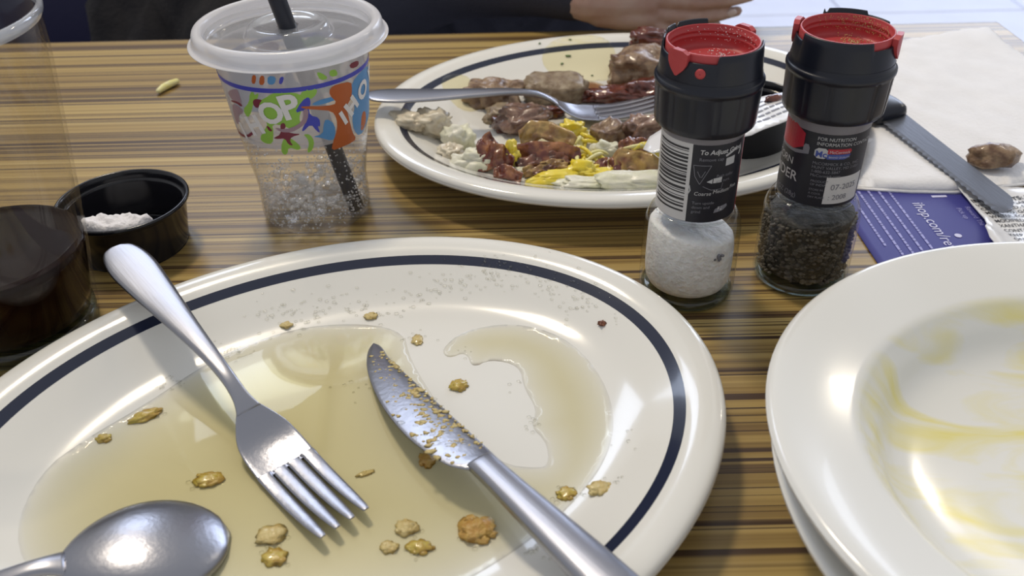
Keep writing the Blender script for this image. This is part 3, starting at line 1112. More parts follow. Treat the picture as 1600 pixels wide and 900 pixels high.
shapes = [
    ('green_patch', 'pr_green', [(-0.071, 9.11), (0.066, 9.16), (0.254, 8.96), (0.295, 8.60), (0.242, 8.06), (0.187, 7.59), (0.204, 7.16), (0.060, 6.95), (-0.044, 7.22), (-0.191, 7.29), (-0.201, 6.77), (-0.257, 6.05), (-0.398, 6.03), (-0.461, 6.28), (-0.323, 6.90), (-0.252, 7.31), (-0.331, 7.90), (-0.306, 8.57), (-0.213, 8.76)]),
    ('green_patch', 'pr_green', [(0.246, 8.99), (0.369, 9.17), (0.477, 9.08), (0.453, 8.76), (0.367, 8.55), (0.279, 8.65)]),
    ('green_sprig', 'pr_green', [(-0.403, 9.00), (-0.342, 9.10), (-0.344, 8.87), (-0.273, 9.07), (-0.305, 8.73), (-0.390, 8.44), (-0.474, 7.81), (-0.576, 7.39), (-0.628, 7.84), (-0.462, 8.40)]),
    ('green_curl', 'pr_green', [(-0.124, 6.10), (-0.049, 6.54), (0.036, 6.44), (0.152, 5.89), (0.101, 5.65), (-0.029, 5.93), (-0.078, 5.40), (-0.161, 5.46)]),
    ('green_curl', 'pr_green', [(0.203, 6.63), (0.299, 6.58), (0.344, 6.13), (0.306, 5.63), (0.236, 5.43), (0.222, 5.60), (0.268, 6.01), (0.252, 6.37)]),
    ('blue_squiggle', 'pr_blue', [(0.256, 8.54), (0.356, 8.76), (0.371, 8.38), (0.333, 8.08), (0.338, 7.67), (0.457, 7.44), (0.455, 6.90), (0.414, 7.02), (0.444, 6.53), (0.394, 6.70), (0.330, 7.17), (0.208, 6.77), (0.198, 6.91), (0.281, 7.41), (0.279, 8.04), (0.139, 7.89)]),
    ('sky_patch', 'pr_sky', [(0.368, 8.30), (0.517, 8.46), (0.702, 8.42), (0.741, 8.21), (0.569, 8.16), (0.431, 8.17)]),
    ('sky_patch', 'pr_sky', [(0.546, 7.32), (0.669, 6.84), (0.659, 6.08), (0.594, 5.90), (0.432, 6.28), (0.323, 6.41), (0.479, 6.45), (0.498, 6.95)]),
    ('sky_patch', 'pr_sky', [(1.006, 8.78), (1.213, 9.10), (1.557, 8.96), (1.689, 7.53), (1.691, 6.26), (1.413, 5.70), (1.161, 5.34), (1.004, 5.95), (0.972, 6.77), (1.061, 7.38), (0.966, 8.11)]),
    ('orange_shape', 'pr_orange', [(0.640, 8.94), (0.738, 9.05), (0.993, 8.89), (1.006, 8.37), (0.977, 7.93), (0.874, 7.58), (0.926, 6.66), (0.972, 5.91), (1.074, 5.33), (0.914, 5.30), (0.774, 5.31), (0.577, 5.29), (0.621, 5.87), (0.697, 6.47), (0.706, 7.14), (0.640, 7.65), (0.442, 7.92), (0.238, 8.14), (0.247, 8.28), (0.565, 8.01), (0.740, 7.97), (0.630, 8.55)]),
    ('orange_shape', 'pr_orange', [(1.224, 6.70), (1.354, 6.61), (1.379, 5.93), (1.256, 5.53), (1.168, 5.77)]),
    ('maroon_curl', 'pr_maroon', [(-0.400, 8.52), (-0.339, 8.70), (-0.242, 8.67), (-0.291, 8.49), (-0.335, 8.15), (-0.393, 8.20)]),
    ('maroon_curl', 'pr_maroon', [(-0.079, 7.30), (-0.016, 7.39), (-0.005, 7.13), (-0.048, 6.95), (0.050, 6.74), (0.188, 6.66), (0.040, 6.53), (0.004, 6.28), (0.045, 5.99), (-0.023, 6.06), (-0.054, 6.45), (-0.149, 6.40), (-0.233, 6.42), (-0.091, 6.71)]),
    ('maroon_curl', 'pr_maroon', [(-0.983, 6.43), (-0.942, 6.10), (-0.722, 6.20), (-0.508, 6.77), (-0.492, 6.66), (-0.683, 6.10), (-0.995, 5.85)]),
    ('maroon_curl', 'pr_maroon', [(-0.284, 7.15), (-0.249, 7.13), (-0.203, 6.84), (-0.267, 6.85)]),
    ('maroon_curl', 'pr_maroon', [(-0.852, 8.17), (-0.666, 8.30), (-0.594, 8.12), (-0.640, 8.00), (-0.717, 8.12), (-0.855, 8.05)]),
    ('mauve_patch', 'pr_mauve', [(-0.884, 8.60), (-0.607, 9.12), (-0.597, 8.69), (-0.597, 8.20), (-0.700, 8.26), (-0.845, 8.22)]),
    ('mauve_patch', 'pr_mauve', [(-0.860, 7.99), (-0.657, 7.98), (-0.616, 7.69), (-0.785, 7.34), (-0.803, 6.81), (-0.943, 6.62), (-0.937, 7.22)]),
    ('mauve_patch', 'pr_mauve', [(0.248, 8.05), (0.333, 8.08), (0.292, 7.36), (0.201, 7.08), (0.052, 6.79), (-0.104, 6.84), (-0.170, 7.12), (-0.038, 6.97), (0.147, 7.18), (0.248, 7.56)]),
]
made = []
for k, (nm, mt, uv) in enumerate(shapes):
    made.append(cup_poly(uv, M[mt], 0.028 + 0.0012 * k, nm))
for ch, p, s, a in (('I', (-0.771, 6.50), 1.2, 0.35), ('H', (-0.481, 7.09), 1.45, 0.35), ('O', (-0.178, 7.96), 1.65, 0.3), ('P', (0.084, 8.32), 1.9, 0.2),
                    ('I', (0.812, 7.04), 1.15, 0.45), ('H', (0.979, 7.51), 1.25, 0.6), ('O', (1.263, 8.01), 1.35, 0.6), ('P', (1.601, 8.45), 1.4, 0.6)):
    made.append(cup_text(ch, s, p, a, M['pr_white'], 0.062, 0.06))
for o in made:
    cup_copy_back(o, PI * 0.93)
# small marks above the blue line
for uv, mt in (([(-0.299, 10.04), (-0.242, 10.04), (-0.287, 9.54), (-0.342, 9.55)], 'pr_orange'), ([(-0.195, 10.04), (-0.137, 10.03), (-0.168, 9.53), (-0.241, 9.51)], 'pr_orange'), ([(-0.096, 10.04), (0.007, 9.99), (-0.040, 9.54), (-0.129, 9.58)], 'pr_sky'),
               ([(0.050, 9.98), (0.101, 9.97), (0.058, 9.57), (0.015, 9.59)], 'pr_blue'), ([(0.485, 10.00), (0.556, 9.89), (0.643, 9.49), (0.526, 9.49)], 'pr_green'), ([(0.653, 9.91), (0.756, 9.87), (0.780, 9.48), (0.665, 9.54)], 'pr_green'), ([(0.968, 9.86), (1.166, 9.81), (1.179, 9.47), (1.005, 9.53)], 'pr_maroon')):
    cup_poly(uv, M[mt], 0.03, 'printed_mark', rnd_=1)

lid = thing('cup_lid', 'frosted clear lid with a raised ring, pressed on the printed cup', 'lid', (CX, CY, 10.5))
lp = lambda P: [(r, z - 10.5) for r, z in P]
obj('lid_rim', lathe(smooth_prof(lp([(4.42, 10.46), (4.9, 10.56), (5.21, 10.58), (5.22, 10.64), (5.06, 10.70), (4.98, 10.9), (4.96, 11.15), (4.86, 11.36), (4.68, 11.44), (4.50, 11.40), (4.40, 11.25), (4.36, 11.0)]), 3), 110), M['lid_rim'], lid)
ldk = obj('lid_disc', lathe(smooth_prof(lp([(4.37, 11.0), (4.30, 10.72), (4.1, 10.66), (3.2, 10.66), (2.45, 10.68), (2.28, 10.78), (2.12, 11.2), (1.98, 11.32), (1.80, 11.36), (1.60, 11.33), (1.3, 11.22), (.75, 11.18), (.56, 11.17)]), 3), 96), M['lid'], lid)

straw_top, straw_bot = (-13.9, 47.0, 22.0), (-9.05, 46.0, 0.42)
st = thing('drinking_straw', 'black drinking straw standing in the lidded printed cup', 'straw', straw_bot)
d = Vector(straw_top) - Vector(straw_bot)
so = obj('tube_wall', join(tube([(0, 0, 0), tuple(d * .25), tuple(d * .5), tuple(d * .75), tuple(d)], .47, 20, False), tube([tuple(d), tuple(d * .5), (0, 0, 0)], .43, 20, False)), M['black_plastic'], st)

WZ = 5.55
wprof = [(0.02, 0.2), (2.9, 0.2), (3.05, 0.35), (3.08, 2.3), (3.2, 3.4), (3.34, 4.5), (cup_r(5.4) - .1, 5.4), (cup_r(5.5) - .06, WZ), (3.2, WZ - .04), (0.02, WZ - .04)]
tag(obj('sparkling_water', lathe(wprof, 80, cap0=True, cap1=True), M['water'], None, (CX, CY, 0)), 'clear fizzy drink in the printed plastic cup', 'drink', kind='stuff')
rnd = random.Random(21)
bb = []
for i in range(900):
    a = rnd.uniform(0, 2 * PI)
    z = rnd.choice([rnd.uniform(.3, 2.3), rnd.uniform(.3, 2.3), rnd.uniform(.3, 5.4)])
    r = cup_r(z) - 0.13
    bb.append(ssphere((r * math.sin(a), -r * math.cos(a), z), rnd.uniform(.03, .085), 1))
for i in range(70):
    q = rnd.random()
    p = Vector(straw_bot) + d * (0.01 + 0.23 * q) - Vector((CX, CY, 0))
    a = rnd.uniform(0, 2 * PI)
    bb.append(ssphere((p.x + .5 * math.cos(a), p.y - abs(.5 * math.sin(a)), p.z), rnd.uniform(.03, .08), 1))
tag(obj('fizz_bubbles', join(*bb), M['bubble'], None, (CX, CY, 0)), 'small gas bubbles clinging to the wall of the printed cup', 'bubbles', kind='stuff')
ice = []
for i in range(170):
    a = rnd.uniform(0, 2 * PI)
    r = 2.8 * math.sqrt(rnd.random())
    z = rnd.uniform(.45, 2.1)
    ice.append(moved(blob((rnd.uniform(.12, .3), rnd.uniform(.12, .3), rnd.uniform(.1, .22)), i, .5, 1.5, 2), (r * math.sin(a), -r * math.cos(a), z)))
tag(obj('crushed_ice', join(*ice), M['ice'], None, (CX, CY, 0)), 'crushed ice settled at the bottom of the printed cup', 'ice', kind='stuff')

# ------------------------------------------------------------------ cola tumbler
GX, GY = -24.25, 35.5
gl = thing('glass_tumbler', 'tall clear glass holding dark cola, at the left edge behind the front platter', 'glass', (GX, GY, 0))
gw = [(0.02, 0.0), (3.2, 0.0), (3.42, .12), (3.6, .5), (3.72, 1.4), (3.86, 2.6), (4.12, 4.2), (4.45, 7.0), (4.85, 10.5), (5.15, 13.2), (5.30, 15.2), (5.36, 15.45)]
obj('glass_wall', join(lathe(smooth_prof(gw, 3), 96), lathe(smooth_prof([(r - .16, max(z, 1.0)) for r, z in gw[::-1] if z > 1.0], 3), 96)), M['tumbler'], gl)
obj('glass_rim', lathe([(5.30, 15.15), (5.40, 15.35), (5.42, 15.55), (5.34, 15.68), (5.22, 15.66), (5.17, 15.5), (5.15, 15.2)], 96), M['tumbler_rim'], gl)
obj('glass_foot', lathe([(0.02, .05), (3.1, .05), (3.38, .16), (3.52, .5), (3.5, 1.0), (3.1, .92), (0.02, .85)], 72), M['glass_thick'], gl)
cz = 4.75
co = obj('cola', lathe([(0.02, .98), (3.0, 1.02), (3.45, 1.3), (3.62, 2.2), (3.86, 3.6), (3.98, 4.3), (4.04, cz + .05), (3.94, cz - .02), (3.4, cz - .03), (0.02, cz - .03)], 80, cap0=True, cap1=True), M['cola'], None, (GX, GY, 0))
tag(co, 'dark brown cola in the lower part of the tall glass', 'drink', kind='stuff')

# ------------------------------------------------------------------ black dip cups
def dip_cup(label, loc, k=1.0):
    t = thing('dip_cup', label, 'dip cup', loc)
    obj('cup_shell', lathe(smooth_prof([(0.02 * k, .05), (2.7 * k, .05), (2.86 * k, 0), (2.95 * k, .12), (3.02 * k, .5), (3.34 * k, 2.55), (3.50 * k, 2.66), (3.56 * k, 2.78), (3.52 * k, 2.9), (3.40 * k, 2.92), (3.30 * k, 2.8), (3.24 * k, 2.55), (3.22 * k, 2.45), (3.10 * k, 2.3), (2.86 * k, .4), (2.7 * k, .2), (0.02, .18)], 3), 90), M['black_gloss'], t)
    return t


dip_cup('round black plastic cup of white powder, behind the cola glass', (-21.327, 43.274, 0))


def pz(x, y):
    e = edge_dist(SP, x, y)
    return .35 + 2.15 * min(1, e / .45) ** .6 + .16 * noise.noise(Vector((x * 2, y * 2, 4))) + .1 * noise.noise(Vector((x * 6, y * 6, 4))) + .10 * (y + 1.5)


SP = round_poly([(-2.5, -1.3), (-1.5, -2.3), (0, -2.7), (1.5, -2.25), (2.3, -1.35), (2.0, -.55), (1.2, -.7), (.6, -.35), (-.3, -.65), (-1.0, -.4), (-1.8, -.75)], 1)
tag(obj('white_powder', slab(SP, .14, pz, lambda x, y: .22), M['sugar'], None, (-21.327, 43.274, 0)), 'white powdery heap in the black plastic cup behind the cola glass', 'powder', kind='stuff')

# ------------------------------------------------------------------ cutlery
def fork(label, tail, head, up=(0, 0, 1), roll=0.0, sag=0.0, L=19.8, bend=1.0):
    """19 cm table fork; local x from handle end to tine tips"""
    t = thing('dinner_fork', label, 'fork')
    B = bend
    hs = [(0.0, 0, .10, .35, .10, 0), (.25, 0, .10, .72, .11, 0), (1.0, 0, .12, .98, .12, .02), (2.2, 0, .16, 1.06, .13, .03), (4.5, 0, .28 * B + sag * .3, .86, .14, .03), (7.0, 0, .48 * B + sag * .6, .60, .15, .03), (9.5, 0, .62 * B + sag * .9, .38, .17, .02), (11.0, 0, .52 * B + sag, .31, .18, .02), (12.0, 0, .20 * B + sag, .36, .14, .02), (12.6, 0, -.10 * B + sag, .55, .12, 0)]
    obj('handle', sections(lerp_st(hs, 5)), M['steel'], t)
    xs = L - 4.6
    hd = [(12.45, 0, -.04 * B + sag, .48, .10, 0), (12.9, 0, -.30 * B + sag, .80, .085, -.05), (13.5, 0, -.55 * B + sag, 1.10, .08, -.14), (14.2, 0, -.70 * B + sag, 1.22, .075, -.16), (xs, 0, -.74 * B + sag, 1.25, .07, -.12), (xs + .3, 0, -.72 * B + sag, 1.26, .07, -.08)]
    obj('head', sections(lerp_st(hd, 5), 24), M['steel_polish'], t)
    for k in range(4):
        y = (k - 1.5)
        stn = []
        for q, (dx, zz, w, h) in enumerate([(0.12, -.73, .315, .072), (.3, -.72, .300, .07), (.6, -.69, .290, .06), (1.4, -.58, .285, .058), (2.4, -.36, .265, .055), (3.4, -.08, .225, .05), (4.1, .14, .17, .045), (4.4, .22, .12, .035)]):
            stn.append((xs + dx, y * (.632 - .03 * dx / 4.4 + (.02 if q else 0)), zz * B + sag - .10 * (1 - (y / 1.5) ** 2) * max(0, 1 - dx), w, h, .01))
        obj('tine', sections(lerp_st(stn, 4), 12), M['steel_polish'], t)
    frame_to(t, tail, head, up, roll)
    return t


fork('steel fork lying over the rim of the syrupy front platter, tines in the syrup', (-18.95, 36.46, 4), (-6.04, 21.48, 1.05), roll=0.0)
fork('steel fork lying across the far platter over the meat scraps', (-9.11, 55.04, 3.45), (11.04, 57.13, 1.55), roll=0.0)


def knife(label, tail, head, roll=0.0, L=21.6):
    t = thing('table_knife', label, 'knife')
    hs = [(0, 0, .0, .30, .12, 0), (.3, 0, 0, .62, .22, .03), (1.2, 0, 0, .82, .30, .05), (3.5, 0, 0, .84, .32, .05), (6.5, 0, 0, .74, .30, .05), (9.5, 0, 0, .60, .27, .04), (11.2, 0, 0, .56, .25, .03), (11.5, 0, 0, .60, .20, .02)]
    obj('handle', sections(lerp_st(hs, 5)), M['steel'], t)
    top = [(11.35, .62), (11.6, .82), (12.2, 1.12), (13.5, 1.36), (15, 1.46), (17, 1.30), (18.8, .92), (20.1, .50), (21.0, .05), (21.45, -.28), (21.65, -.6)]
    bs = []
    for x, yt in top:
        yb = -.62 if x < 20 else -.62 - .16 * min(1, (x - 20)) + (.14 if x > 21.5 else 0)
        w = max(.06, (yt - yb) / 2)
        bs.append((x, (yt + yb) / 2, 0, w, .055 if x > 11.7 else .09, .03))
    obj('blade', sections(lerp_st(bs, 5), 20, .8), M['steel_polish'], t)
    frame_to(t, tail, head, (0, 0, 1), roll)
    return t


_h, _b = Vector((-6.95, 32.06, 1)), Vector((3.72, 16.23, 3.45))
kn = knife('steel table knife with a crumb-coated blade, lying across the syrupy front platter', tuple(_h + (_b - _h).normalized() * 21.6), tuple(_h))

sp = thing('tablespoon', 'steel spoon lying face down on the front platter, its back upward', 'spoon')
ss = [(0, 0, .1, .5, .1, 0), (.3, 0, .1, .8, .12, .02), (2, 0, .12, 1.0, .13, .03), (5, 0, .28, .72, .15, .03), (8, 0, .55, .46, .16, .03), (10.2, 0, .86, .34, .18, .02), (11.2, 0, .90, .36, .17, .03), (11.9, 0, .72, .55, .12, .12)]
obj('handle', sections(lerp_st(ss, 5)), M['steel'], sp)
rs = []
NB = 22
for i in range(NB + 1):
    x = i / NB
    w = 2.28 * (1 - (2 * max(x, .0) ** 1.12 - 1) ** 2) ** .55 if 0 < x < 1 else .05
    w = max(w, .40 * (1 - x) ** 3)
    dz = .95 * math.sin(PI * (x * .97 + .03)) ** .75 if x < 1 else 0
    zr = .62 * (1 - x) ** 2 + .0
    outer = [(11.6 + 5.7 * x, w * math.sin(a), zr + dz * max(0, math.cos(a)) ** .8) for a in [PI * (j / 20 - .5) for j in range(21)]]
    inner = [(p[0], p[1] * .96, p[2] - .09) for p in outer[::-1]]
    rs.append(outer + inner)
obj('spoon_bowl', rings(rs, True, True, True), M['steel_polish'], sp)
_h, _b = Vector((-10.54, 21.78, 0.9)), Vector((-17.47, 18.79, 1.45))
_d = (_b - _h).normalized()
frame_to(sp, tuple(_h + _d * 17.3), tuple(_h), (0, 0, 1), 0)

sk = thing('steak_knife', 'serrated steak knife with a black handle resting on the white napkin', 'knife')
hs = [(0, 0, .1, .4, .3, 0), (.4, 0, .1, .9, .5, 0), (2, 0, .1, 1.0, .55, 0), (6, 0, .1, .82, .5, 0), (8.6, 0, .1, 1.0, .58, 0), (10.2, 0, .12, 1.22, .66, 0), (11.2, 0, .12, 1.18, .6, 0), (11.6, 0, .1, .75, .35, 0)]
obj('handle', sections(lerp_st(hs, 4)), M['black_plastic'], sk)
V = []
nb = 110
rs = []
for i in range(nb + 1):
    q = i / nb
    x = 10.3 + 13.2 * q
    top = .95 - .10 * q - (max(0, q - .90) / .10) ** 2 * .75
    sc = .13 * abs(math.sin(q * 13.2 / .55 * PI)) if .08 < q < .95 else 0
    bot = -.95 + .15 * q + (max(0, q - .93) / .07) ** 2 * .35 + sc
    mid = -.45 + .1 * q
    rs.append([(x, top, .10), (x, top, -.02), (x, bot, .0), (x, bot, .02), (x, -.62 + .15 * q if q < .93 else min(top - .02, -.47 + (q - .93) * 6), .06)])
obj('blade', rings(rs, True, True, True), M['steel_dark'], sk, smooth=False)
_h = Vector((28.20, 43.44, 0.75))
_b = Vector((25.73, 55.09, 1.05))
_d = (_b - _h).normalized()
frame_to(sk, tuple(_h + _d * 23.5), tuple(_h), (0, 0, 1), PI * 0 + 0.12)

# ------------------------------------------------------------------ right side: napkin, card, wrapper
NPOLY = [(20.9, 47.6), (24.0, 47.05), (26.6, 46.85), (31.6, 47.7), (38, 49.4), (42.2, 57), (41.6, 63), (40.74, 67.7), (40.39, 70.24), (40.76, 73.97), (38.07, 73.36), (32.33, 71.62), (28.6, 64), (25.2, 57)]


def nap_z(x, y):
    e = edge_dist(NPOLY, x, y)
    f = .16 * noise.noise(Vector((x * .22, y * .16, 2))) + .07 * noise.noise(Vector((x * .6, y * .5, 7)))
    cr = .10 * abs(noise.noise(Vector((x * .5 + y * .3, y * .12, 11))))
    return .22 + .30 * min(1, e / .5) ** .5 + max(-.1, f) + cr + .22 * max(0, 1 - math.hypot(x - 39.5, y - 71) / 3.0)


na = thing('paper_napkin', 'crumpled white paper napkin under the steak knife', 'napkin', (0, 0, 0))
obj('top_sheet', slab(NPOLY, .55, nap_z, lambda x, y: nap_z(x, y) - .14), M['napkin'], na)
cxn, cyn = 33.0, 59.0
NP2 = [(cxn + (x - cxn) * 1.012 + (.1 if y < 50 else 0), cyn + (y - cyn) * (1.018 if y < 50 else 1.0)) for x, y in NPOLY]
NP2 = [(x, y) for x, y in NP2]
obj('folded_sheet', slab(NP2, .8, lambda x, y: .20 + .06 * noise.noise(Vector((x * .5, y * .5, 3))), lambda x, y: .07), M['napkin'], na)

card = thing('promo_card', 'blue printed promotional card half under the napkin and bowl', 'card', (20.45, 43.90, 0.04), -1.5505)
# local x: reading direction of the print (towards the camera), local y: towards the card's top (to the right)
obj('card_sheet', slab([(-4.2, -1.0), (7.5, -1.0), (7.5, 7.6), (-4.2, 7.6)], .9, lambda x, y: .035 + .012 * noise.noise(Vector((x * .3, y * .3, 1))), lambda x, y: .0), M['card'], card)


def card_words(body, size, xy, mat, bold=0.0, shear=0.0):
    V, T = text_flat(body, size, bold, shear)
    obj('lettering', ([(x + xy[0], y + xy[1], .062) for x, y in V], T), mat, card, smooth=False)


card_words('ihop.com/rewards', .95, (-1.75, 3.25), M['card_title'])
card_words('Reward The', .42, (-1.1, 6.1), M['card_text'])
card_words('Pick up', .42, (-1.0, 5.55), M['card_text'])
obj('print_dot', ([(1.95 + .2 * math.cos(a), 4.38 + .2 * math.sin(a), .064) for a in [2 * PI * k / 16 for k in range(16)]], [tuple(range(16))]), M['card_title'], card, smooth=False)
rnd = random.Random(4)
for row, (y, x0, x1) in enumerate([(2.35, -3.2, 4.6), (1.75, -3.2, 4.3), (1.15, -3.3, 4.6), (.55, -3.3, 4.4), (-.05, -1.4, 2.6)]):
    x = x0
    bars = []
    while x < x1:
        w = rnd.uniform(.12, .5)
        bars.append(([(x, y, .06), (x + w, y, .06), (x + w, y + .13, .06), (x, y + .15, .06)], [(0, 1, 2, 3)]))
        x += w + .07
    obj('print_row', join(*bars), M['card_text'], card, smooth=False)
bars = []
for x, w in ((-3.2, .5), (-2.5, .9)):
    bars.append(([(x, 4.7, .06), (x + .22, 4.7, .06), (x + .22, 4.7 + w, .06), (x, 4.7 + w, .06)], [(0, 1, 2, 3)]))
obj('print_row', join(*bars), M['card_title'], card, smooth=False)

WP = round_poly([(26.75, 47.6), (28.2, 47.0), (31.2, 47.0), (34.5, 44.5), (33.2, 37.5), (29.0, 36.5), (25.9, 38.5), (25.75, 41.4), (26.7, 42.6), (26.9, 45.0)], 1)


def wz(x, y):
    e = edge_dist(WP, x, y)
    return .16 + .75 * math.exp(-max(0, x - 26.2) / .7) * (.6 + .3 * math.sin(y * .8)) * (1 if y < 47 else .7) + .12 * noise.noise(Vector((x * .7, y * .7, 5))) + .10


wr = thing('condiment_wrapper', 'torn white wrapper printed with black text, under the steak knife tip', 'wrapper', (0, 0, 0))
obj('wrapper_film', slab(WP, .35, wz, lambda x, y: wz(x, y) - .06), M['foil'], wr)
rows = ['INGREDIENTS: SOYBEAN OIL', 'VINEGAR, SUGAR, SALT', 'CELERY SEED, SPICES', 'MUSTARD, GARLIC*', 'WATER, EGG YOLKS', 'MODIFIED STARCH', 'XANTHAN GUM, PAPRIKA', 'CONTAINS: EGG', 'KEEP REFRIGERATED', 'ONION, LEMON JUICE', 'NATURAL FLAVOR', 'CITRIC ACID', 'WATER, SALT']
ang = 0.1328
ox, oy, oz = (26.96, 45.13, 0.3)
for k, wd in enumerate(rows):
    V, T = text_flat(wd, .40 if k else .50, .003 if k else .012)
    V = rot2([(x, y - k * .46) for x, y in V], ang)
    obj('lettering', ([(x + ox, y + oy, wz(x + ox, y + oy) + .03) for x, y in V], T), M['ink'], wr, smooth=False)

tag(obj('meat_scrap', blob((1.5, 1.05, .75), 31, .35, 1.2, 3, .75), M['meat'], None, (29.75, 49.3, .62)), 'small brown scrap of meat lying on the white napkin', 'meat')
o = obj('cheese_shred', capsule_chain([(-26.46, 64.51, 0.26), (-26.25, 65.14, 0.3), (-25.94, 65.74, 0.3), (-25.62, 66.29, 0.27)], [.20, .27, .27, .22]), M['cheese_pale'])
tag(o, 'single pale yellow shred lying on the bare table left of the printed cup', 'cheese')
# ------------------------------------------------------------------ syrup pool and crumbs on the front platter
SY = [(-18.60, 21.85, 0.8)[:2], (-18.85, 24.84, 0.8)[:2], (-17.85, 26.75, 0.8)[:2], (-15.92, 29.00, 0.8)[:2], (-14.08, 31.49, 0.8)[:2], (-12.09, 33.05, 0.8)[:2], (-9.86, 34.09, 0.8)[:2], (-7.13, 34.34, 0.8)[:2], (-5.16, 33.62, 0.8)[:2], (-4.75, 31.62, 0.8)[:2],
      (-3.11, 28.18, 0.8)[:2], (-1.71, 26.25, 0.8)[:2], (-0.41, 24.97, 0.8)[:2], (0.60, 24.77, 0.8)[:2], (1.31, 24.82, 0.8)[:2], (1.29, 26.15, 0.8)[:2], (0.62, 27.10, 0.8)[:2], (0.97, 28.05, 0.8)[:2], (0.41, 29.49, 0.8)[:2], (0.27, 31.00, 0.8)[:2],
      (-1.09, 31.50, 0.8)[:2], (-1.87, 30.85, 0.8)[:2], (-2.19, 32.09, 0.8)[:2], (-2.99, 31.56, 0.8)[:2], (-3.38, 32.27, 0.8)[:2], (-2.33, 33.67, 0.8)[:2], (-0.04, 34.08, 0.8)[:2], (2.35, 32.87, 0.8)[:2], (3.77, 30.44, 0.8)[:2], (4.24, 27.56, 0.8)[:2], (3.66, 25.02, 0.8)[:2],
      (2.24, 22.93, 0.8)[:2], (0.97, 21.60, 0.8)[:2], (-0.67, 20.23, 0.8)[:2], (-2.65, 18.97, 0.8)[:2], (-5.41, 18.29, 0.8)[:2], (-8.74, 17.77, 0.8)[:2], (-13.23, 18.49, 0.8)[:2], (-16.72, 19.59, 0.8)[:2]]
SY = round_poly(SY, 2)


def sy_top(x, y):
    e = edge_dist(SY, x, y)
    return nz(x, y) + .009 + .014 * min(1, e / .15) + .165 * (1 - math.exp(-e / 2.8))


tag(obj('syrup_pool', slab(SY, .28, sy_top, lambda x, y: nz(x, y) + .006), M['syrup']), 'pool of thin brown syrup spread over the front platter', 'syrup', kind='stuff')
rnd = random.Random(77)
dr = []


def scatter(px_pts, n, spread, r0, r1):
    for k in range(n):
        cx, cy = rnd.choice(px_pts)
        x, y = cx + rnd.gauss(0, spread), cy + rnd.gauss(0, spread * .7)
        r = rnd.uniform(r0, r1)
        r *= 1.4
        dr.append(ssphere((x, y, nz(x, y) + .012), r, 1, .26))


scatter([(-10.25, 34.70, 1)[:2], (-8.81, 35.42, 1)[:2], (-6.88, 35.09, 1)[:2], (-11.44, 34.49, 1)[:2], (-5.07, 35.81, 1)[:2], (-3.21, 36.55, 1)[:2]], 150, .75, .03, .10)
scatter([(-1.28, 37.03, 1.2)[:2], (0.64, 36.68, 1.2)[:2], (2.18, 35.53, 1.2)[:2], (3.03, 34.20, 1.2)[:2]], 130, .6, .03, .09)
scatter([(-13.38, 32.37, 1)[:2], (-12.75, 32.21, 1)[:2]], 30, .4, .03, .09)
scatter([(-15.48, 30.01, 1)[:2], (-15.18, 30.42, 1)[:2]], 22, .35, .03, .08)
scatter([(0.67, 27.18, 0.9)[:2], (0.33, 29.59, 0.9)[:2], (-1.98, 32.10, 0.9)[:2]], 20, .3, .03, .08)
scatter([(3.27, 23.60, 0.9)[:2], (1.78, 23.33, 0.9)[:2], (5.02, 25.84, 1)[:2], (4.44, 32.93, 1)[:2], (-4.56, 33.25, 1)[:2], (-6.83, 29.72, 1)[:2]], 40, .5, .03, .09)
scatter([(-12.05, 24.38, 0.9)[:2], (-8.98, 21.51, 0.9)[:2], (-8.73, 20.71, 0.9)[:2], (-4.07, 21.66, 0.9)[:2], (-3.54, 20.93, 0.9)[:2], (-1.48, 21.30, 0.9)[:2], (1.90, 23.26, 0.9)[:2], (-15.69, 28.01, 0.9)[:2]], 70, .32, .05, .10)
scatter([(0.82, 20.67, 0.9)[:2], (1.36, 20.10, 0.9)[:2]], 22, .25, .04, .09)
tag(obj('syrup_drops', join(*dr), M['drop']), 'tiny glossy drops of syrup sprinkled over the front platter', 'syrup', kind='stuff')


def scrap(name, p, dims, seed, mat, label, cat='crumb', group=None, rz=0.0, lift=.0, amp=.5, sub=2, fn=None, pw=1.0):
    f = fn or nz
    if cat in ('crumb', 'egg') and fn is None:
        # a moist clump: several ragged flakes stuck together
        rc = random.Random(seed)
        dims = tuple(q * (1.3 if dims[0] < .7 else 1.05) for q in dims)
        bits = [blob((dims[0] * .80, dims[1] * .80, dims[2] * .75), seed, .5, 2.0, 3, .35)]
        for k in range(9):
            a = rc.uniform(0, 2 * PI)
            q = rc.uniform(.35, .80)
            s = rc.uniform(.16, .32)
            bits.append(moved(blob((dims[0] * s, dims[1] * s, dims[2] * s * 1.3), seed * 10 + k, .5, 2.0, 2, .5), (dims[0] * q * math.cos(a), dims[1] * q * math.sin(a), rc.uniform(0, .3) * dims[2])))
        vf = join(*bits)
    else:
        vf = blob(dims, seed, amp, 1.6, sub, .7, pw)
    o = obj(name, vf, mat, None, (p[0], p[1], f(p[0], p[1]) + lift), rot=(0, 0, rz))
    return tag(o, label, cat, group)


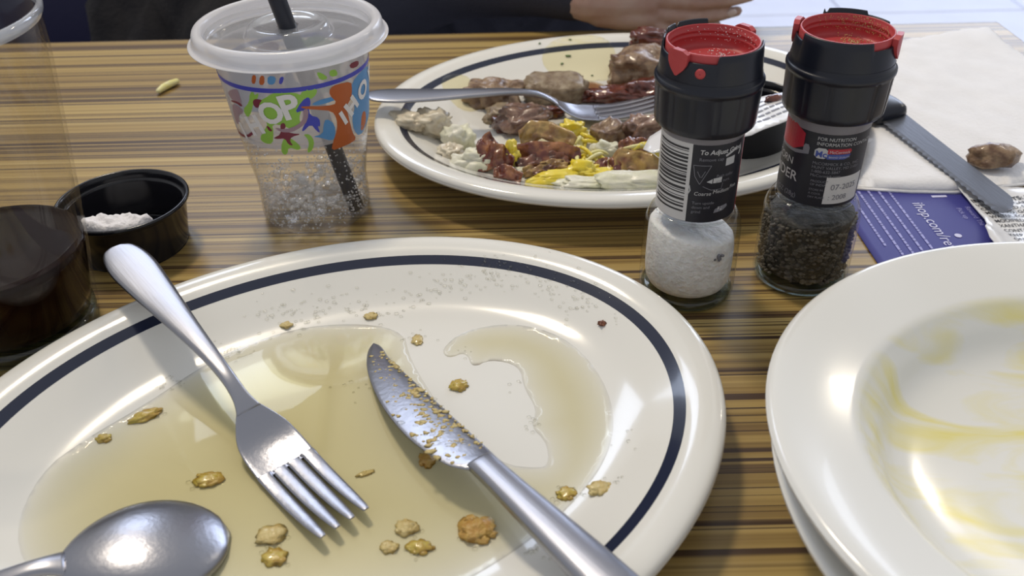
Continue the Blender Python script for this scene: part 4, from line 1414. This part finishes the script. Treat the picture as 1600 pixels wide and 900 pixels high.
scrap('egg_scrap', (-15.74, 28.17, 0.9), (.62, .30, .16), 1, M['omelette'], 'yellow-brown elongated scrap on the bare left side of the front platter', 'egg', rz=.5)
scrap('egg_scrap', (-17.02, 26.88, 0.9), (.28, .22, .14), 2, M['omelette'], 'small brown scrap farthest left on the front platter', 'egg')
scrap('egg_scrap', (-12.08, 24.52, 0.9), (.52, .36, .13), 3, M['omelette'], 'yellow translucent scrap between the spoon and the fork on the front platter', 'egg')
scrap('pancake_crumb', (-1.51, 21.71, 0.9), (.78, .70, .32), 4, M['crumb'], 'large golden-brown crumb soaked in syrup between the fork tines and the knife handle', amp=.6)
scrap('pancake_crumb', (-3.55, 25.35, 0.9), (.30, .42, .12), 5, M['crumb'], 'thin golden crumb in the syrup below the knife blade')
scrap('pancake_crumb', (-2.45, 29.68, 0.9), (.36, .32, .18), 6, M['omelette'], 'rounded yellow-green crumb touching the upper edge of the knife blade')
scrap('pancake_crumb', (-9.03, 21.74, 0.9), (.50, .42, .15), 7, M['crumb_pale'], 'pale glossy clump just below the fork tines on the left')
scrap('pancake_crumb', (-8.73, 20.71, 0.9), (.42, .36, .13), 8, M['omelette'], 'yellowish clump nearest the bottom below the fork')
scrap('pancake_crumb', (-4.08, 21.90, 0.9), (.40, .34, .16), 9, M['crumb_pale'], 'pale bubbly crumb in the syrup right of the fork tips')
scrap('pancake_crumb', (-3.55, 21.01, 0.9), (.44, .30, .14), 10, M['omelette'], 'yellow crumb just in front of the pale bubbly crumb')
scrap('pancake_crumb', (-4.66, 21.04, 0.9), (.30, .26, .12), 12, M['crumb_pale'], 'small pale crumb close to the shadows of the fork tips')
scrap('pancake_crumb', (1.90, 23.32, 0.9), (.34, .30, .12), 13, M['omelette'], 'yellow crumb right of the knife handle near the dry patch')
scrap('pancake_crumb', (3.19, 23.29, 0.9), (.44, .34, .13), 14, M['crumb_pale'], 'yellowish crumb nearest the right inner slope of the front platter')
scrap('pancake_crumb', (-4.49, 32.99, 0.9), (.24, .34, .09), 15, M['crumb_pale'], 'pale yellow smear above the knife tip')
scrap('pancake_crumb', (-5.95, 24.64, 0.9), (.36, .11, .07), 16, M['crumb_pale'], 'thin sliver of crumb right of the fork', rz=.35)
scrap('pancake_crumb', (-10.81, 34.04, 1.1), (.26, .22, .10), 17, M['crumb_pale'], 'yellowish crumb left among the drops beyond the fork')
scrap('pancake_crumb', (-6.86, 34.75, 1.1), (.30, .24, .10), 18, M['crumb_pale'], 'yellowish crumb right among the drops beyond the knife tip')
scrap('burnt_crumb', (4.14, 32.91, 1.1), (.18, .16, .12), 19, M['char'], 'single dark brown crumb on the clean right side of the front platter')
# crumbs stuck to the knife blade
mw = Matrix.Translation(kn.location) @ kn.rotation_euler.to_matrix().to_4x4()
cr, cr2 = [], []
rnd = random.Random(9)
for i in range(330):
    x = rnd.uniform(12.0, 20.8)
    q = rnd.random()
    yb, yt = -.6, (1.3 if x < 16.5 else 1.3 - (x - 16.5) * .30)
    y = yb + (yt - yb) * (q if i < 260 else .12 * q)
    if i < 120:
        x = rnd.uniform(12.6, 17.5)
        y = yb + (yt - yb) * min(.97, max(.03, rnd.gauss(.15 + (17.5 - x) * .12, .2)))
    p = mw @ (Vector((x, y, .07)) * U) / U
    s = rnd.uniform(.03, .085) * (1.5 if i < 120 else 1)
    (cr if i % 3 else cr2).append(moved(blob((s * 1.4, s * 1.1, s * .38), i, .8, 1.9, 1), p))
tag(obj('blade_crumbs', join(*cr), M['crumb_pale']), 'buttery pancake crumbs coating the table knife blade', 'crumbs', kind='stuff')
tag(obj('blade_butter', join(*cr2), M['drop']), 'glossy butter and syrup beads on the table knife blade', 'butter', kind='stuff')

# ------------------------------------------------------------------ food on the far platter
def chunk(name, p, dims, seed, mat, label, cat='meat', rz=0.0, amp=.42, sub=4, lift=.0, pw=.8, group=None):
    return scrap(name, p, dims, seed, M[mat], label, cat, group, rz, lift, amp, sub, fz, pw)


chunk('meat_chunk', (-0.97, 59.56, 1), (1.9, 1.4, 1.05), 41, 'meat', 'tan chunk of meat behind the handle of the far fork, leftmost of the meat', rz=-.3)
chunk('meat_chunk', (3.43, 60.44, 1), (2.3, 1.5, 1.0), 42, 'meat_grey', 'greyish slab of meat behind the neck of the far fork', rz=-.15, amp=.25)
chunk('meat_chunk', (1.10, 55.48, 1), (1.75, 1.35, .95), 43, 'meat_pink', 'glossy pinkish chunk of meat in front of the far fork handle', rz=.4)
chunk('meat_chunk', (-0.48, 56.97, 1), (1.1, .9, .6), 44, 'meat_grey', 'small brown scrap of meat tucked under the far fork handle', rz=.2)
chunk('meat_chunk', (10.13, 62.62, 1.2), (2.6, 2.2, 1.5), 45, 'meat', 'large tan piece of meat with red sauce beside the salt grinder', rz=.2)
chunk('meat_chunk', (6.34, 52.72, 1), (1.0, .8, .9), 46, 'meat', 'small brown cube of meat near the far fork tines, left of the salt grinder', rz=.5, pw=.6)
chunk('meat_chunk', (9.05, 53.14, 1), (1.6, 1.1, 1.1), 47, 'meat_pink', 'shredded pale brown meat partly hidden by the salt grinder', rz=.1, amp=.5)
chunk('sauce_blob', (10.88, 65.86, 1.6), (1.5, .9, .75), 51, 'sauce', 'dark glossy sauce on top of the meat at the back of the far platter', 'sauce', lift=.9)
chunk('sauce_blob', (8.67, 59.46, 1.2), (2.3, 1.2, .6), 52, 'sauce', 'dark red sauce lying behind the far fork tines', 'sauce', lift=.1, rz=-.1)
chunk('sauce_blob', (9.84, 59.26, 1.5), (1.3, 1.1, .7), 60, 'sauce', 'red sauce heaped at the foot of the large piece of meat', 'sauce', lift=.5)
chunk('sauce_blob', (6.22, 59.84, 1), (1.1, .7, .45), 53, 'sauce', 'small dark red sauce lump behind the neck of the far fork', 'sauce')
chunk('sauce_blob', (2.83, 57.42, 1), (1.0, .55, .38), 54, 'sauce', 'black glossy sauce under the far fork neck', 'sauce')
chunk('sauce_blob', (-0.53, 55.66, 1), (.5, .9, .4), 55, 'sauce', 'dark sauce on the left side of the pinkish meat', 'sauce', rz=.3)
chunk('sauce_blob', (8.44, 64.45, 1.4), (.7, .6, .5), 56, 'sauce', 'dark sauce spot left of the large piece of meat', 'sauce', lift=.2)


def smear(name, pts, mat, label, h=.05):
    P = round_poly(pts, 2)
    o = obj(name, slab(P, .35, lambda x, y: fz(x, y) + .01 + h * min(1, edge_dist(P, x, y) / .5), lambda x, y: fz(x, y) + .005), M[mat])
    return tag(o, label, 'sauce', kind='stuff')


smear('sauce_smear', [(2.01, 63.33, 0.8)[:2], (3.74, 64.46, 0.8)[:2], (5.37, 63.62, 0.8)[:2], (7.44, 62.78, 0.8)[:2], (6.98, 60.48, 0.8)[:2], (4.83, 59.48, 0.8)[:2], (2.61, 60.72, 0.8)[:2]], 'grease', 'orange-brown greasy smear in the middle of the far platter')
smear('sauce_smear', [(2.87, 66.81, 0.8)[:2], (5.49, 68.67, 0.8)[:2], (8.41, 67.54, 0.8)[:2], (8.44, 63.33, 0.8)[:2], (5.09, 63.15, 0.8)[:2], (2.53, 64.53, 0.8)[:2]], 'grease_pale', 'pale yellow greasy film behind the meat on the far platter', .03)
smear('sauce_smear', [(1.09, 55.01, 0.8)[:2], (4.65, 56.83, 0.8)[:2], (8.88, 55.60, 0.8)[:2], (8.98, 53.18, 0.8)[:2], (5.61, 52.88, 0.8)[:2], (2.29, 53.05, 0.8)[:2]], 'grease_pale', 'pale yellow greasy film in front of the far fork', .03)
smear('sauce_smear', [(-5.25, 61.15, 0.8)[:2], (-2.51, 62.74, 0.8)[:2], (-1.52, 58.73, 0.8)[:2], (-3.29, 57.98, 0.8)[:2]], 'grease_pale', 'faint yellow grease at the left of the meat on the far platter', .02)

rnd = random.Random(33)
for k, (px, big) in enumerate([((4.65, 65.93, 0.9), 1.3), ((4.17, 65.19, 0.9), 1.0), ((7.95, 64.59, 0.9), 1.2), ((4.90, 67.50, 0.9), .8), ((7.93, 63.97, 0.9), .8), ((6.36, 64.06, 0.9), .7), ((4.26, 68.62, 0.9), .7), ((2.52, 66.84, 0.9), .9), ((3.15, 55.19, 0.9), 1.0), ((3.82, 54.86, 0.9), .8)]):
    o = obj('herb_flake', blob((.17 * big, .12 * big, .05), 80 + k, .5, 1.5, 1), M['herb'], None, (px[0], px[1], fz(px[0], px[1]) + .05), rot=(0, 0, k * 1.1))
    tag(o, 'tiny green herb flake stuck to the far platter', 'herb', 'green herb flakes on the far platter')

chunk('egg_piece', (-4.93, 54.22, 1), (1.15, .9, .95), 61, 'egg_white', 'pale beige lump standing at the left end of the far platter', 'egg', amp=.5)
chunk('egg_piece', (-6.41, 53.89, 1.2), (1.3, .8, .55), 62, 'egg_white', 'flat brownish scrap beside the far platter left rim line', 'egg', rz=-.5, amp=.5)
chunk('egg_piece', (-3.28, 53.01, 1), (1.0, .8, .8), 63, 'cream', 'creamy white lump left of the bacon', 'egg', amp=.45)
chunk('egg_piece', (-2.13, 49.61, 1), (1.25, .7, .6), 64, 'cream', 'white curd in front of the leftmost bacon', 'egg', amp=.6)
chunk('egg_piece', (-3.66, 51.05, 1), (.8, .6, .4), 65, 'egg_white', 'small pale scrap between the two white lumps', 'egg', amp=.6)
chunk('egg_piece', (0.63, 48.82, 1), (.5, .35, .3), 66, 'cream', 'tiny white scrap under the middle bacon', 'egg')
chunk('cream_dollop', (7.87, 46.52, 1.2), (2.6, .9, .55), 67, 'cream', 'smear of greenish white cream at the front rim by the salt grinder', 'cream', rz=-.05, amp=.35)
chunk('cream_dollop', (4.68, 46.74, 1.2), (1.9, .6, .35), 68, 'cream', 'thin white cream under the yellow shreds', 'cream', amp=.4)
chunk('cream_dollop', (6.18, 51.10, 1), (.9, .5, .6), 69, 'cream', 'small white cream lump between yellow shreds and right bacon', 'cream', amp=.6)


def bacon(label, pts, width, mat, seed, wave=.28, tilt=0.0):
    """wavy rasher following pts (centre line, cm)"""
    rs = []
    n = 26
    P = smooth_prof(pts, max(2, n // (len(pts) - 1)))
    o = Vector((seed * 3.3, seed * 1.7, 0))
    for i, p in enumerate(P):
        a, b2 = Vector(P[max(0, i - 1)]), Vector(P[min(len(P) - 1, i + 1)])
        dd = (b2 - a).normalized()
        sd = Vector((-dd.y, dd.x, 0)).normalized()
        sd = (sd * math.cos(tilt) + Vector((0, 0, 1)) * math.sin(tilt))
        up = dd.cross(sd).normalized()
        if up.z < 0:
            up = -up
        q = i / (len(P) - 1)
        w = width * (.55 + .45 * math.sin(PI * min(1, max(0, q * .9 + .05))) ** .5) * (1 + .3 * noise.noise(Vector((q * 5, 0, seed))))
        top, bot = [], []
        for j in range(9):
            v = j / 4 - 1
            z = wave * math.sin(q * 11 + seed + v * 1.1) + .10 * noise.noise(Vector((q * 16, v * 4, seed))) + .22 * noise.noise(Vector((q * 7, v * 2, seed)))
            c = Vector(p) + sd * (w * v) + up * z
            top.append(tuple(c + up * .09))
            bot.append(tuple(c - up * .09))
        rs.append(top + bot[::-1])
    ob = obj('bacon_piece', rings(rs, True, True, True), M[mat])
    return tag(ob, label, 'bacon')


def fp(x, y, dz):
    return (x, y, fz(x, y) + dz)


def bp(*pix):
    return [fp(a[0], a[1], dz) for a, dz in pix]


bacon('dark red peak of bacon, leftmost on the far platter', bp(((-2.70, 49.97, 1), .2), ((-1.79, 49.63, 1.6), .9), ((-0.91, 50.65, 2.2), 1.7)), .7, 'bacon', 1, .12, .7)
bacon('curled brown bacon end beside the leftmost dark peak', bp(((-1.72, 49.21, 1.2), .5), ((-0.76, 49.02, 1.8), 1.2), ((0.16, 48.75, 1.4), .5)), .8, 'bacon', 2, .18, .9)
bacon('large shiny rasher with a golden fatty edge, middle of the far platter', bp(((-0.22, 50.11, 1.4), .7), ((1.37, 49.99, 1.6), .95), ((2.95, 49.91, 1.6), .95), ((4.39, 50.08, 1.3), .6)), .72, 'bacon', 3, .16, .9)
bacon('golden fat strip along the top of the middle rasher', bp(((0.69, 51.52, 1.6), 1.3), ((2.24, 51.87, 1.7), 1.6), ((4.12, 50.84, 1.5), 1.1)), .62, 'bacon_fat', 4, .14, .9)
bacon('dark charred strip below the middle rasher', bp(((0.40, 49.11, 1.2), .5), ((2.14, 49.49, 1.4), .8), ((3.74, 49.77, 1.3), .6)), .42, 'bacon_dark', 5, .12, .5)
bacon('brown fatty strip lying over the charred bits', bp(((0.85, 48.45, 1.1), .3), ((2.36, 49.00, 1.3), .55), ((3.63, 49.29, 1.2), .5)), .38, 'bacon_fat', 6, .12, .6)
bacon('black charred sliver nearest the front rim', bp(((1.47, 48.29, 1), .25), ((2.43, 48.87, 1.1), .4), ((3.40, 49.33, 1.1), .4)), .24, 'bacon_dark', 7, .08, .5)
bacon('short red bacon piece at the front rim, left', bp(((-0.93, 47.89, 1.1), .25), ((-0.24, 47.84, 1.2), .45), ((0.72, 47.42, 1.1), .2)), .45, 'bacon', 8, .12, .6)
bacon('brown rasher with yellow shreds on it, beside the salt grinder', bp(((6.02, 48.85, 1.2), .5), ((7.37, 48.85, 1.6), .9), ((9.06, 48.32, 1.4), .6)), .72, 'bacon_fat', 9, .16, .8)
bacon('purplish bacon edge behind the right rasher', bp(((6.82, 50.46, 1.4), .9), ((7.77, 50.55, 1.6), 1.2), ((8.95, 50.34, 1.5), 1.0)), .45, 'bacon', 10, .12, .6)
bacon('dark red bacon corner left of the right rasher', bp(((5.25, 48.91, 1.1), .3), ((5.97, 49.16, 1.3), .6), ((6.97, 48.50, 1.1), .3)), .4, 'bacon', 12, .1, .6)

chunk('egg_curd', (0.06, 49.76, 1.4), (.55, .5, .9), 71, 'cheese', 'yellow curd standing between the two left bacon pieces', 'egg', lift=.2, amp=.5)
chunk('egg_curd', (2.76, 47.74, 1), (1.5, .5, .4), 72, 'cheese', 'long yellow curd at the front rim', 'egg', rz=.1, amp=.5)
chunk('egg_curd', (4.16, 54.15, 1), (.9, .6, .6), 73, 'cheese', 'yellow curd behind the middle rasher', 'egg', amp=.5)
chunk('egg_curd', (4.36, 48.45, 1.1), (1.1, .8, .55), 74, 'cheese', 'bright yellow curd right of the middle rasher', 'egg', amp=.6)
chunk('egg_curd', (5.37, 48.00, 1.1), (1.2, .6, .4), 75, 'cheese', 'bright yellow curd below the yellow shreds', 'egg', amp=.6)
rnd = random.Random(55)


def shreds(n, a, spread, dz, label, grp):
    for k in range(n):
        x, y = a[0] + rnd.uniform(-spread, spread), a[1] + rnd.uniform(-spread * .7, spread * .7)
        z = fz(x, y) + dz + rnd.uniform(-.1, .45)
        t = rnd.uniform(0, PI)
        L_ = rnd.uniform(.5, 1.0)
        c = rnd.uniform(-.4, .4)
        pts = []
        for q in (-1, -.5, 0, .5, 1):
            pts.append((x + L_ * q * math.cos(t) - c * q * q * math.sin(t), y + L_ * q * math.sin(t) * .8 + c * q * q * math.cos(t), z - .25 * q * q))
        tag(obj('cheese_shred', capsule_chain(pts, [.09, .12, .13, .12, .09], 8), M['cheese' if rnd.random() < .6 else 'cheese_pale']), label, 'cheese', grp)


shreds(16, (5.03, 50.05, 1.3), 1.15, .55, 'yellow cheese shred in the tangle right of the middle rasher', 'cheese shreds right of the middle rasher')
shreds(7, (4.84, 52.76, 1.2), .8, .5, 'yellow cheese shred behind the middle rasher', 'cheese shreds behind the middle rasher')
shreds(6, (8.69, 49.18, 1.7), .7, 1.3, 'yellow cheese shred on the right rasher beside the salt grinder', 'cheese shreds on the right rasher')

dip_cup('black plastic cup on the far platter between the two grinders, under a wrapper', (15.4, 52.9, .8), .92)
FPW = [(7.68, 47.43, 3)[:2], (10.58, 47.12, 3.5)[:2], (13.68, 47.08, 3.85)[:2], (15.29, 48.35, 3.85)[:2], (17.59, 49.90, 3.9)[:2], (18.37, 53.50, 3.9)[:2], (15.53, 52.66, 3.9)[:2], (12.01, 50.85, 3.6)[:2], (8.78, 49.94, 3)[:2]]


def fwz(x, y):
    return 3.92 - .045 * max(0, 14.5 - x) ** 1.7 + .10 * noise.noise(Vector((x * .5, y * .5, 9)))


fw = thing('condiment_wrapper', 'flat white wrapper with lines of print, bridging the black cup on the far platter', 'wrapper', (0, 0, 0))
obj('wrapper_film', slab(round_poly(FPW, 1), .35, fwz, lambda x, y: fwz(x, y) - .05), M['foil'], fw)
a0 = 0.6171
rnd = random.Random(8)
for k in range(6):
    bars = []
    x = 0
    while x < 5.0 - .35 * k:
        w = rnd.uniform(.3, .8)
        V2 = rot2([(x, 0), (x + w, 0), (x + w, .16), (x, .16)], a0)
        ox, oy, _z = (13.87, 47.81, 3.9)
        dx, dy = -math.sin(a0) * (.35 + .46 * k), math.cos(a0) * (.35 + .46 * k)
        bars.append(([(p[0] + ox + dx, p[1] + oy + dy, fwz(p[0] + ox + dx, p[1] + oy + dy) + .02) for p in V2], [(0, 1, 2, 3)]))
        x += w + .12
    obj('print_row', join(*bars), M['label_dim'], fw, smooth=False)
tag(obj('meat_shred', blob((.75, .3, .25), 93, .5, 1.5, 2), M['sauce'], None, ((16.50, 52.15, 4.1)[0], (16.50, 52.15, 4.1)[1], 4.05), rot=(0, 0, .5)), 'dark brown shred lying on the flat wrapper on the far platter', 'meat')

# ------------------------------------------------------------------ bench, jacket and the person opposite
bn = thing('booth_bench', 'dark navy vinyl booth bench behind the table', 'bench', (-68, 112, -75))
obj('seat', bevel_box((0, 0, 33), (190, 50, 12), 3, 3), M['vinyl'], bn)
obj('backrest', bevel_box((0, 30, 64), (190, 12, 62), 3, 3), M['vinyl'], bn)
obj('base', box((0, 2, 13.5), (186, 44, 27)), M['metal_leg'], bn, smooth=False)
for sx in (-95.5, 95.5):
    obj('end_panel', bevel_box((sx, 30, 48), (2.5, 14, 96), .6, 2), M['black_plastic'], bn)
tag(obj('jacket', blob((15, 13, 24), 7, .35, 1.4, 4, .8), M['fleece'], None, (-34, 104, -36)), 'black fleece jacket heaped on the bench left of the person', 'jacket')

pe = thing('person', 'person in a dark slate sweater seated across the table, hands folded at the table edge', 'person', (5, 108, -29))
px_, py_, pz_ = 5, 108, -29


def body_mesh(name, chains, mat, vox, parent, smooth_it=6):
    vf = join(*[moved(c, (-px_, -py_, -pz_)) for c in chains])
    o = obj(name, vf, mat, parent)
    md = o.modifiers.new('remesh', 'REMESH')
    md.mode = 'VOXEL'
    md.voxel_size = vox * U
    md.use_smooth_shade = True
    sm = o.modifiers.new('smooth', 'SMOOTH')
    sm.factor = .5
    sm.iterations = smooth_it
    return o


def ell(c, r):
    return moved(([(p[0] * r[0], p[1] * r[1], p[2] * r[2]) for p in ICO[3][0]], ICO[3][1]), c)


hand = []
# lower hand: back of the hand towards the camera, fingers pointing right
hand += [capsule_chain([(-4, 84.8, 2.6), (3, 79.0, 3.3), (7.2, 75.8, 2.8)], [2.2, 2.0, 1.9])]
hand += [capsule_chain([(7.2, 75.8, 2.8), (9.6, 75.2, 2.8), (11.8, 75.0, 2.7)], [1.9, 1.75, 1.5]), capsule_chain([(8.0, 76.0, 3.6), (10.2, 75.3, 4.0), (12.2, 74.9, 4.1)], [1.2, 1.15, .9]), capsule_chain([(8.0, 75.4, 1.9), (10.2, 74.7, 1.7), (12.0, 74.4, 1.5)], [1.3, 1.2, .95])]
for (z0, x1, x2, x3, r) in ((4.35, 15.2, 17.6, 19.4, .56), (3.1, 15.8, 18.6, 20.6, .58), (1.85, 15.4, 17.8, 19.6, .56), (.7, 14.6, 16.6, 18.0, .5)):
    hand.append(capsule_chain([(11.6, 74.9, z0 * .9 + .25), (x1 - 1.6, 73.75, z0 + .12), (x1, 73.5, z0), (x2, 74.2, z0 - .05), (x3, 75.3, z0 - .1)], [r * 1.15, r * 1.22, r * 1.0, r * .95, r * .78], 12))
hand.append(capsule_chain([(9.0, 77.0, 4.4), (11.6, 76.8, 5.4), (14.2, 76.2, 5.8), (16.0, 75.8, 5.8)], [1.2, 1.05, .9, .75], 12))
# upper hand laid over the lower one, coming from the right
hand += [capsule_chain([(20.4, 87, 2.8), (20.6, 81.4, 4.6), (20.0, 78.0, 5.6)], [2.9, 2.4, 2.0])]
hand += [capsule_chain([(20.4, 77.2, 5.6), (18.6, 76.3, 6.0), (16.4, 75.8, 6.2)], [1.9, 1.9, 1.6])]
for k, (y0, x1, x2, x3, r) in enumerate(((73.9, 13.6, 11.0, 9.2, .72), (75.3, 13.0, 10.2, 8.2, .74), (76.7, 13.2, 10.6, 8.8, .70), (78.0, 13.8, 11.6, 10.2, .60))):
    hand.append(capsule_chain([(16.6, y0 + .6, 6.1), (x1, y0, 6.3), (x2, y0 - .1, 5.9 + .1 * k), (x3, y0 + .1, 5.1 + .1 * k)], [r * 1.15, r * 1.05, r * .92, r * .72], 12))
hand.append(capsule_chain([(19.6, 75.6, 5.0), (18.8, 74.0, 4.7), (17.2, 73.2, 5.1), (15.6, 73.0, 5.4)], [1.1, .95, .82, .68], 12))
# neck and head
hx, hy, hz = 5, 99, 43
head = [capsule_chain([(5, 105, 21), (5, 103, 27), (5, 100.5, 35)], [6.2, 5.8, 5.6]), ell((hx, hy + 1.2, hz + 3.2), (7.6, 9.2, 9.0)), ell((hx, hy - 1.8, hz - 4.0), (5.9, 6.6, 7.4)), ell((hx, hy - 5.0, hz - 8.6), (3.0, 2.4, 2.2)),
        capsule_chain([(hx, hy - 7.4, hz + 1.8), (hx, hy - 9.4, hz - 2.2)], [.8, 1.15]), ell((hx - 1.0, hy - 8.6, hz - 2.6), (.8, .9, .7)), ell((hx + 1.0, hy - 8.6, hz - 2.6), (.8, .9, .7)),
        ell((hx - 7.5, hy + .6, hz - .4), (.9, 1.9, 3.1)), ell((hx + 7.5, hy + .6, hz - .4), (.9, 1.9, 3.1)), ell((hx, hy - 6.6, hz + 2.4), (5.0, 1.5, .9)), ell((hx - 3.9, hy - 5.4, hz - 2.4), (2.0, 1.8, 1.7)), ell((hx + 3.9, hy - 5.4, hz - 2.4), (2.0, 1.8, 1.7))]
inner = [capsule_chain([(5, 106, -22), (5, 107, 0), (5, 106, 18)], [12, 11, 9]), capsule_chain([(-10, 106, 15), (5, 106, 17), (15, 106, 15)], [5, 6, 5]), capsule_chain([(-13, 106, 14), (-15, 98, -6), (-4, 84.8, 2.6)], [4.2, 3.4, 2.2]), capsule_chain([(17, 106, 14), (20, 98, -5), (20.4, 87, 2.8)], [4.2, 3.4, 2.8])]
bd = body_mesh('body', hand + head + inner, M['skin'], .20, pe, 1)
sw = [capsule_chain([(5, 107, -26), (5, 107.5, -12), (5, 107, 4), (5, 106, 14)], [15.5, 15, 15, 12.5]), capsule_chain([(-4, 107, -20), (-3, 107, 4), (-4, 106, 14)], [13, 12.5, 9]), capsule_chain([(9, 107, -20), (8, 107, 4), (9, 106, 14)], [13, 12.5, 9]),
      capsule_chain([(-13, 106, 13), (-16, 97.5, -6), (-5, 85, 2.6), (3.2, 79.0, 3.3), (6.3, 76.9, 3.1)], [7.0, 5.6, 4.2, 2.9, 2.5]), capsule_chain([(17, 106, 13), (20, 98, -5), (20.4, 87.5, 2.6), (20.6, 82.4, 4.4)], [6.4, 4.6, 3.8, 3.1]), capsule_chain([(5, 105.5, 18), (5, 104.5, 22.5)], [8.2, 6.6])]
body_mesh('sweater', sw, M['sweater'], .55, pe, 6)
tr = [capsule_chain([(-3, 106, -25), (-6, 90, -27), (-8, 70, -27)], [9.5, 8.6, 6.8]), capsule_chain([(13, 106, -25), (16, 90, -27), (18, 70, -27)], [9.5, 8.6, 6.8]), capsule_chain([(-8, 70, -27), (-8, 70, -50), (-8, 72, -70)], [6.6, 5.8, 4.6]), capsule_chain([(18, 70, -27), (18, 70, -50), (18, 72, -70)], [6.6, 5.8, 4.6]), capsule_chain([(-1, 108, -25), (11, 108, -25)], [10, 10]),
      capsule_chain([(-8, 74, -72.6), (-8, 60, -72.8)], [2.9, 2.6]), capsule_chain([(18, 74, -72.6), (18, 60, -72.8)], [2.9, 2.6])]
body_mesh('trousers', tr, M['trousers'], .8, pe, 4)
hr = [ell((hx, hy + 2.2, hz + 5.2), (8.1, 9.2, 8.4)), ell((hx, hy + 6.0, hz - 1), (6.8, 5.0, 7.0))]
body_mesh('hair', hr, M['hair'], .5, pe, 2)
for s in (-1, 1):
    e = obj('eye', moved(([(p[0] * 1.15, p[1] * 1.15, p[2] * .95) for p in ICO[2][0]], ICO[2][1]), (hx + s * 3.1 - px_, hy - 6.9 - py_, hz + .6 - pz_)), M['eye'], pe)
    obj('iris', moved(([(p[0] * .55, p[1] * .3, p[2] * .55) for p in ICO[2][0]], ICO[2][1]), (hx + s * 3.1 - px_, hy - 7.95 - py_, hz + .6 - pz_)), M['iris'], e)
obj('mouth', moved(([(p[0] * 2.3, p[1] * .7, p[2] * .65) for p in ICO[2][0]], ICO[2][1]), (hx - px_, hy - 8.1 - py_, hz - 5.6 - pz_)), M['lip'], pe)
for c, rz in (((19.9, 74.55, 3.1), .45), ((18.9, 74.35, 1.9), .45)):
    obj('fingernail', moved(([(p[0] * .55, p[1] * .14, p[2] * .36) for p in ICO[2][0]], ICO[2][1]), (0, 0, 0)), M['nail'], pe, (c[0] - px_, c[1] - py_, c[2] - pz_), rot=(0, 0, rz))
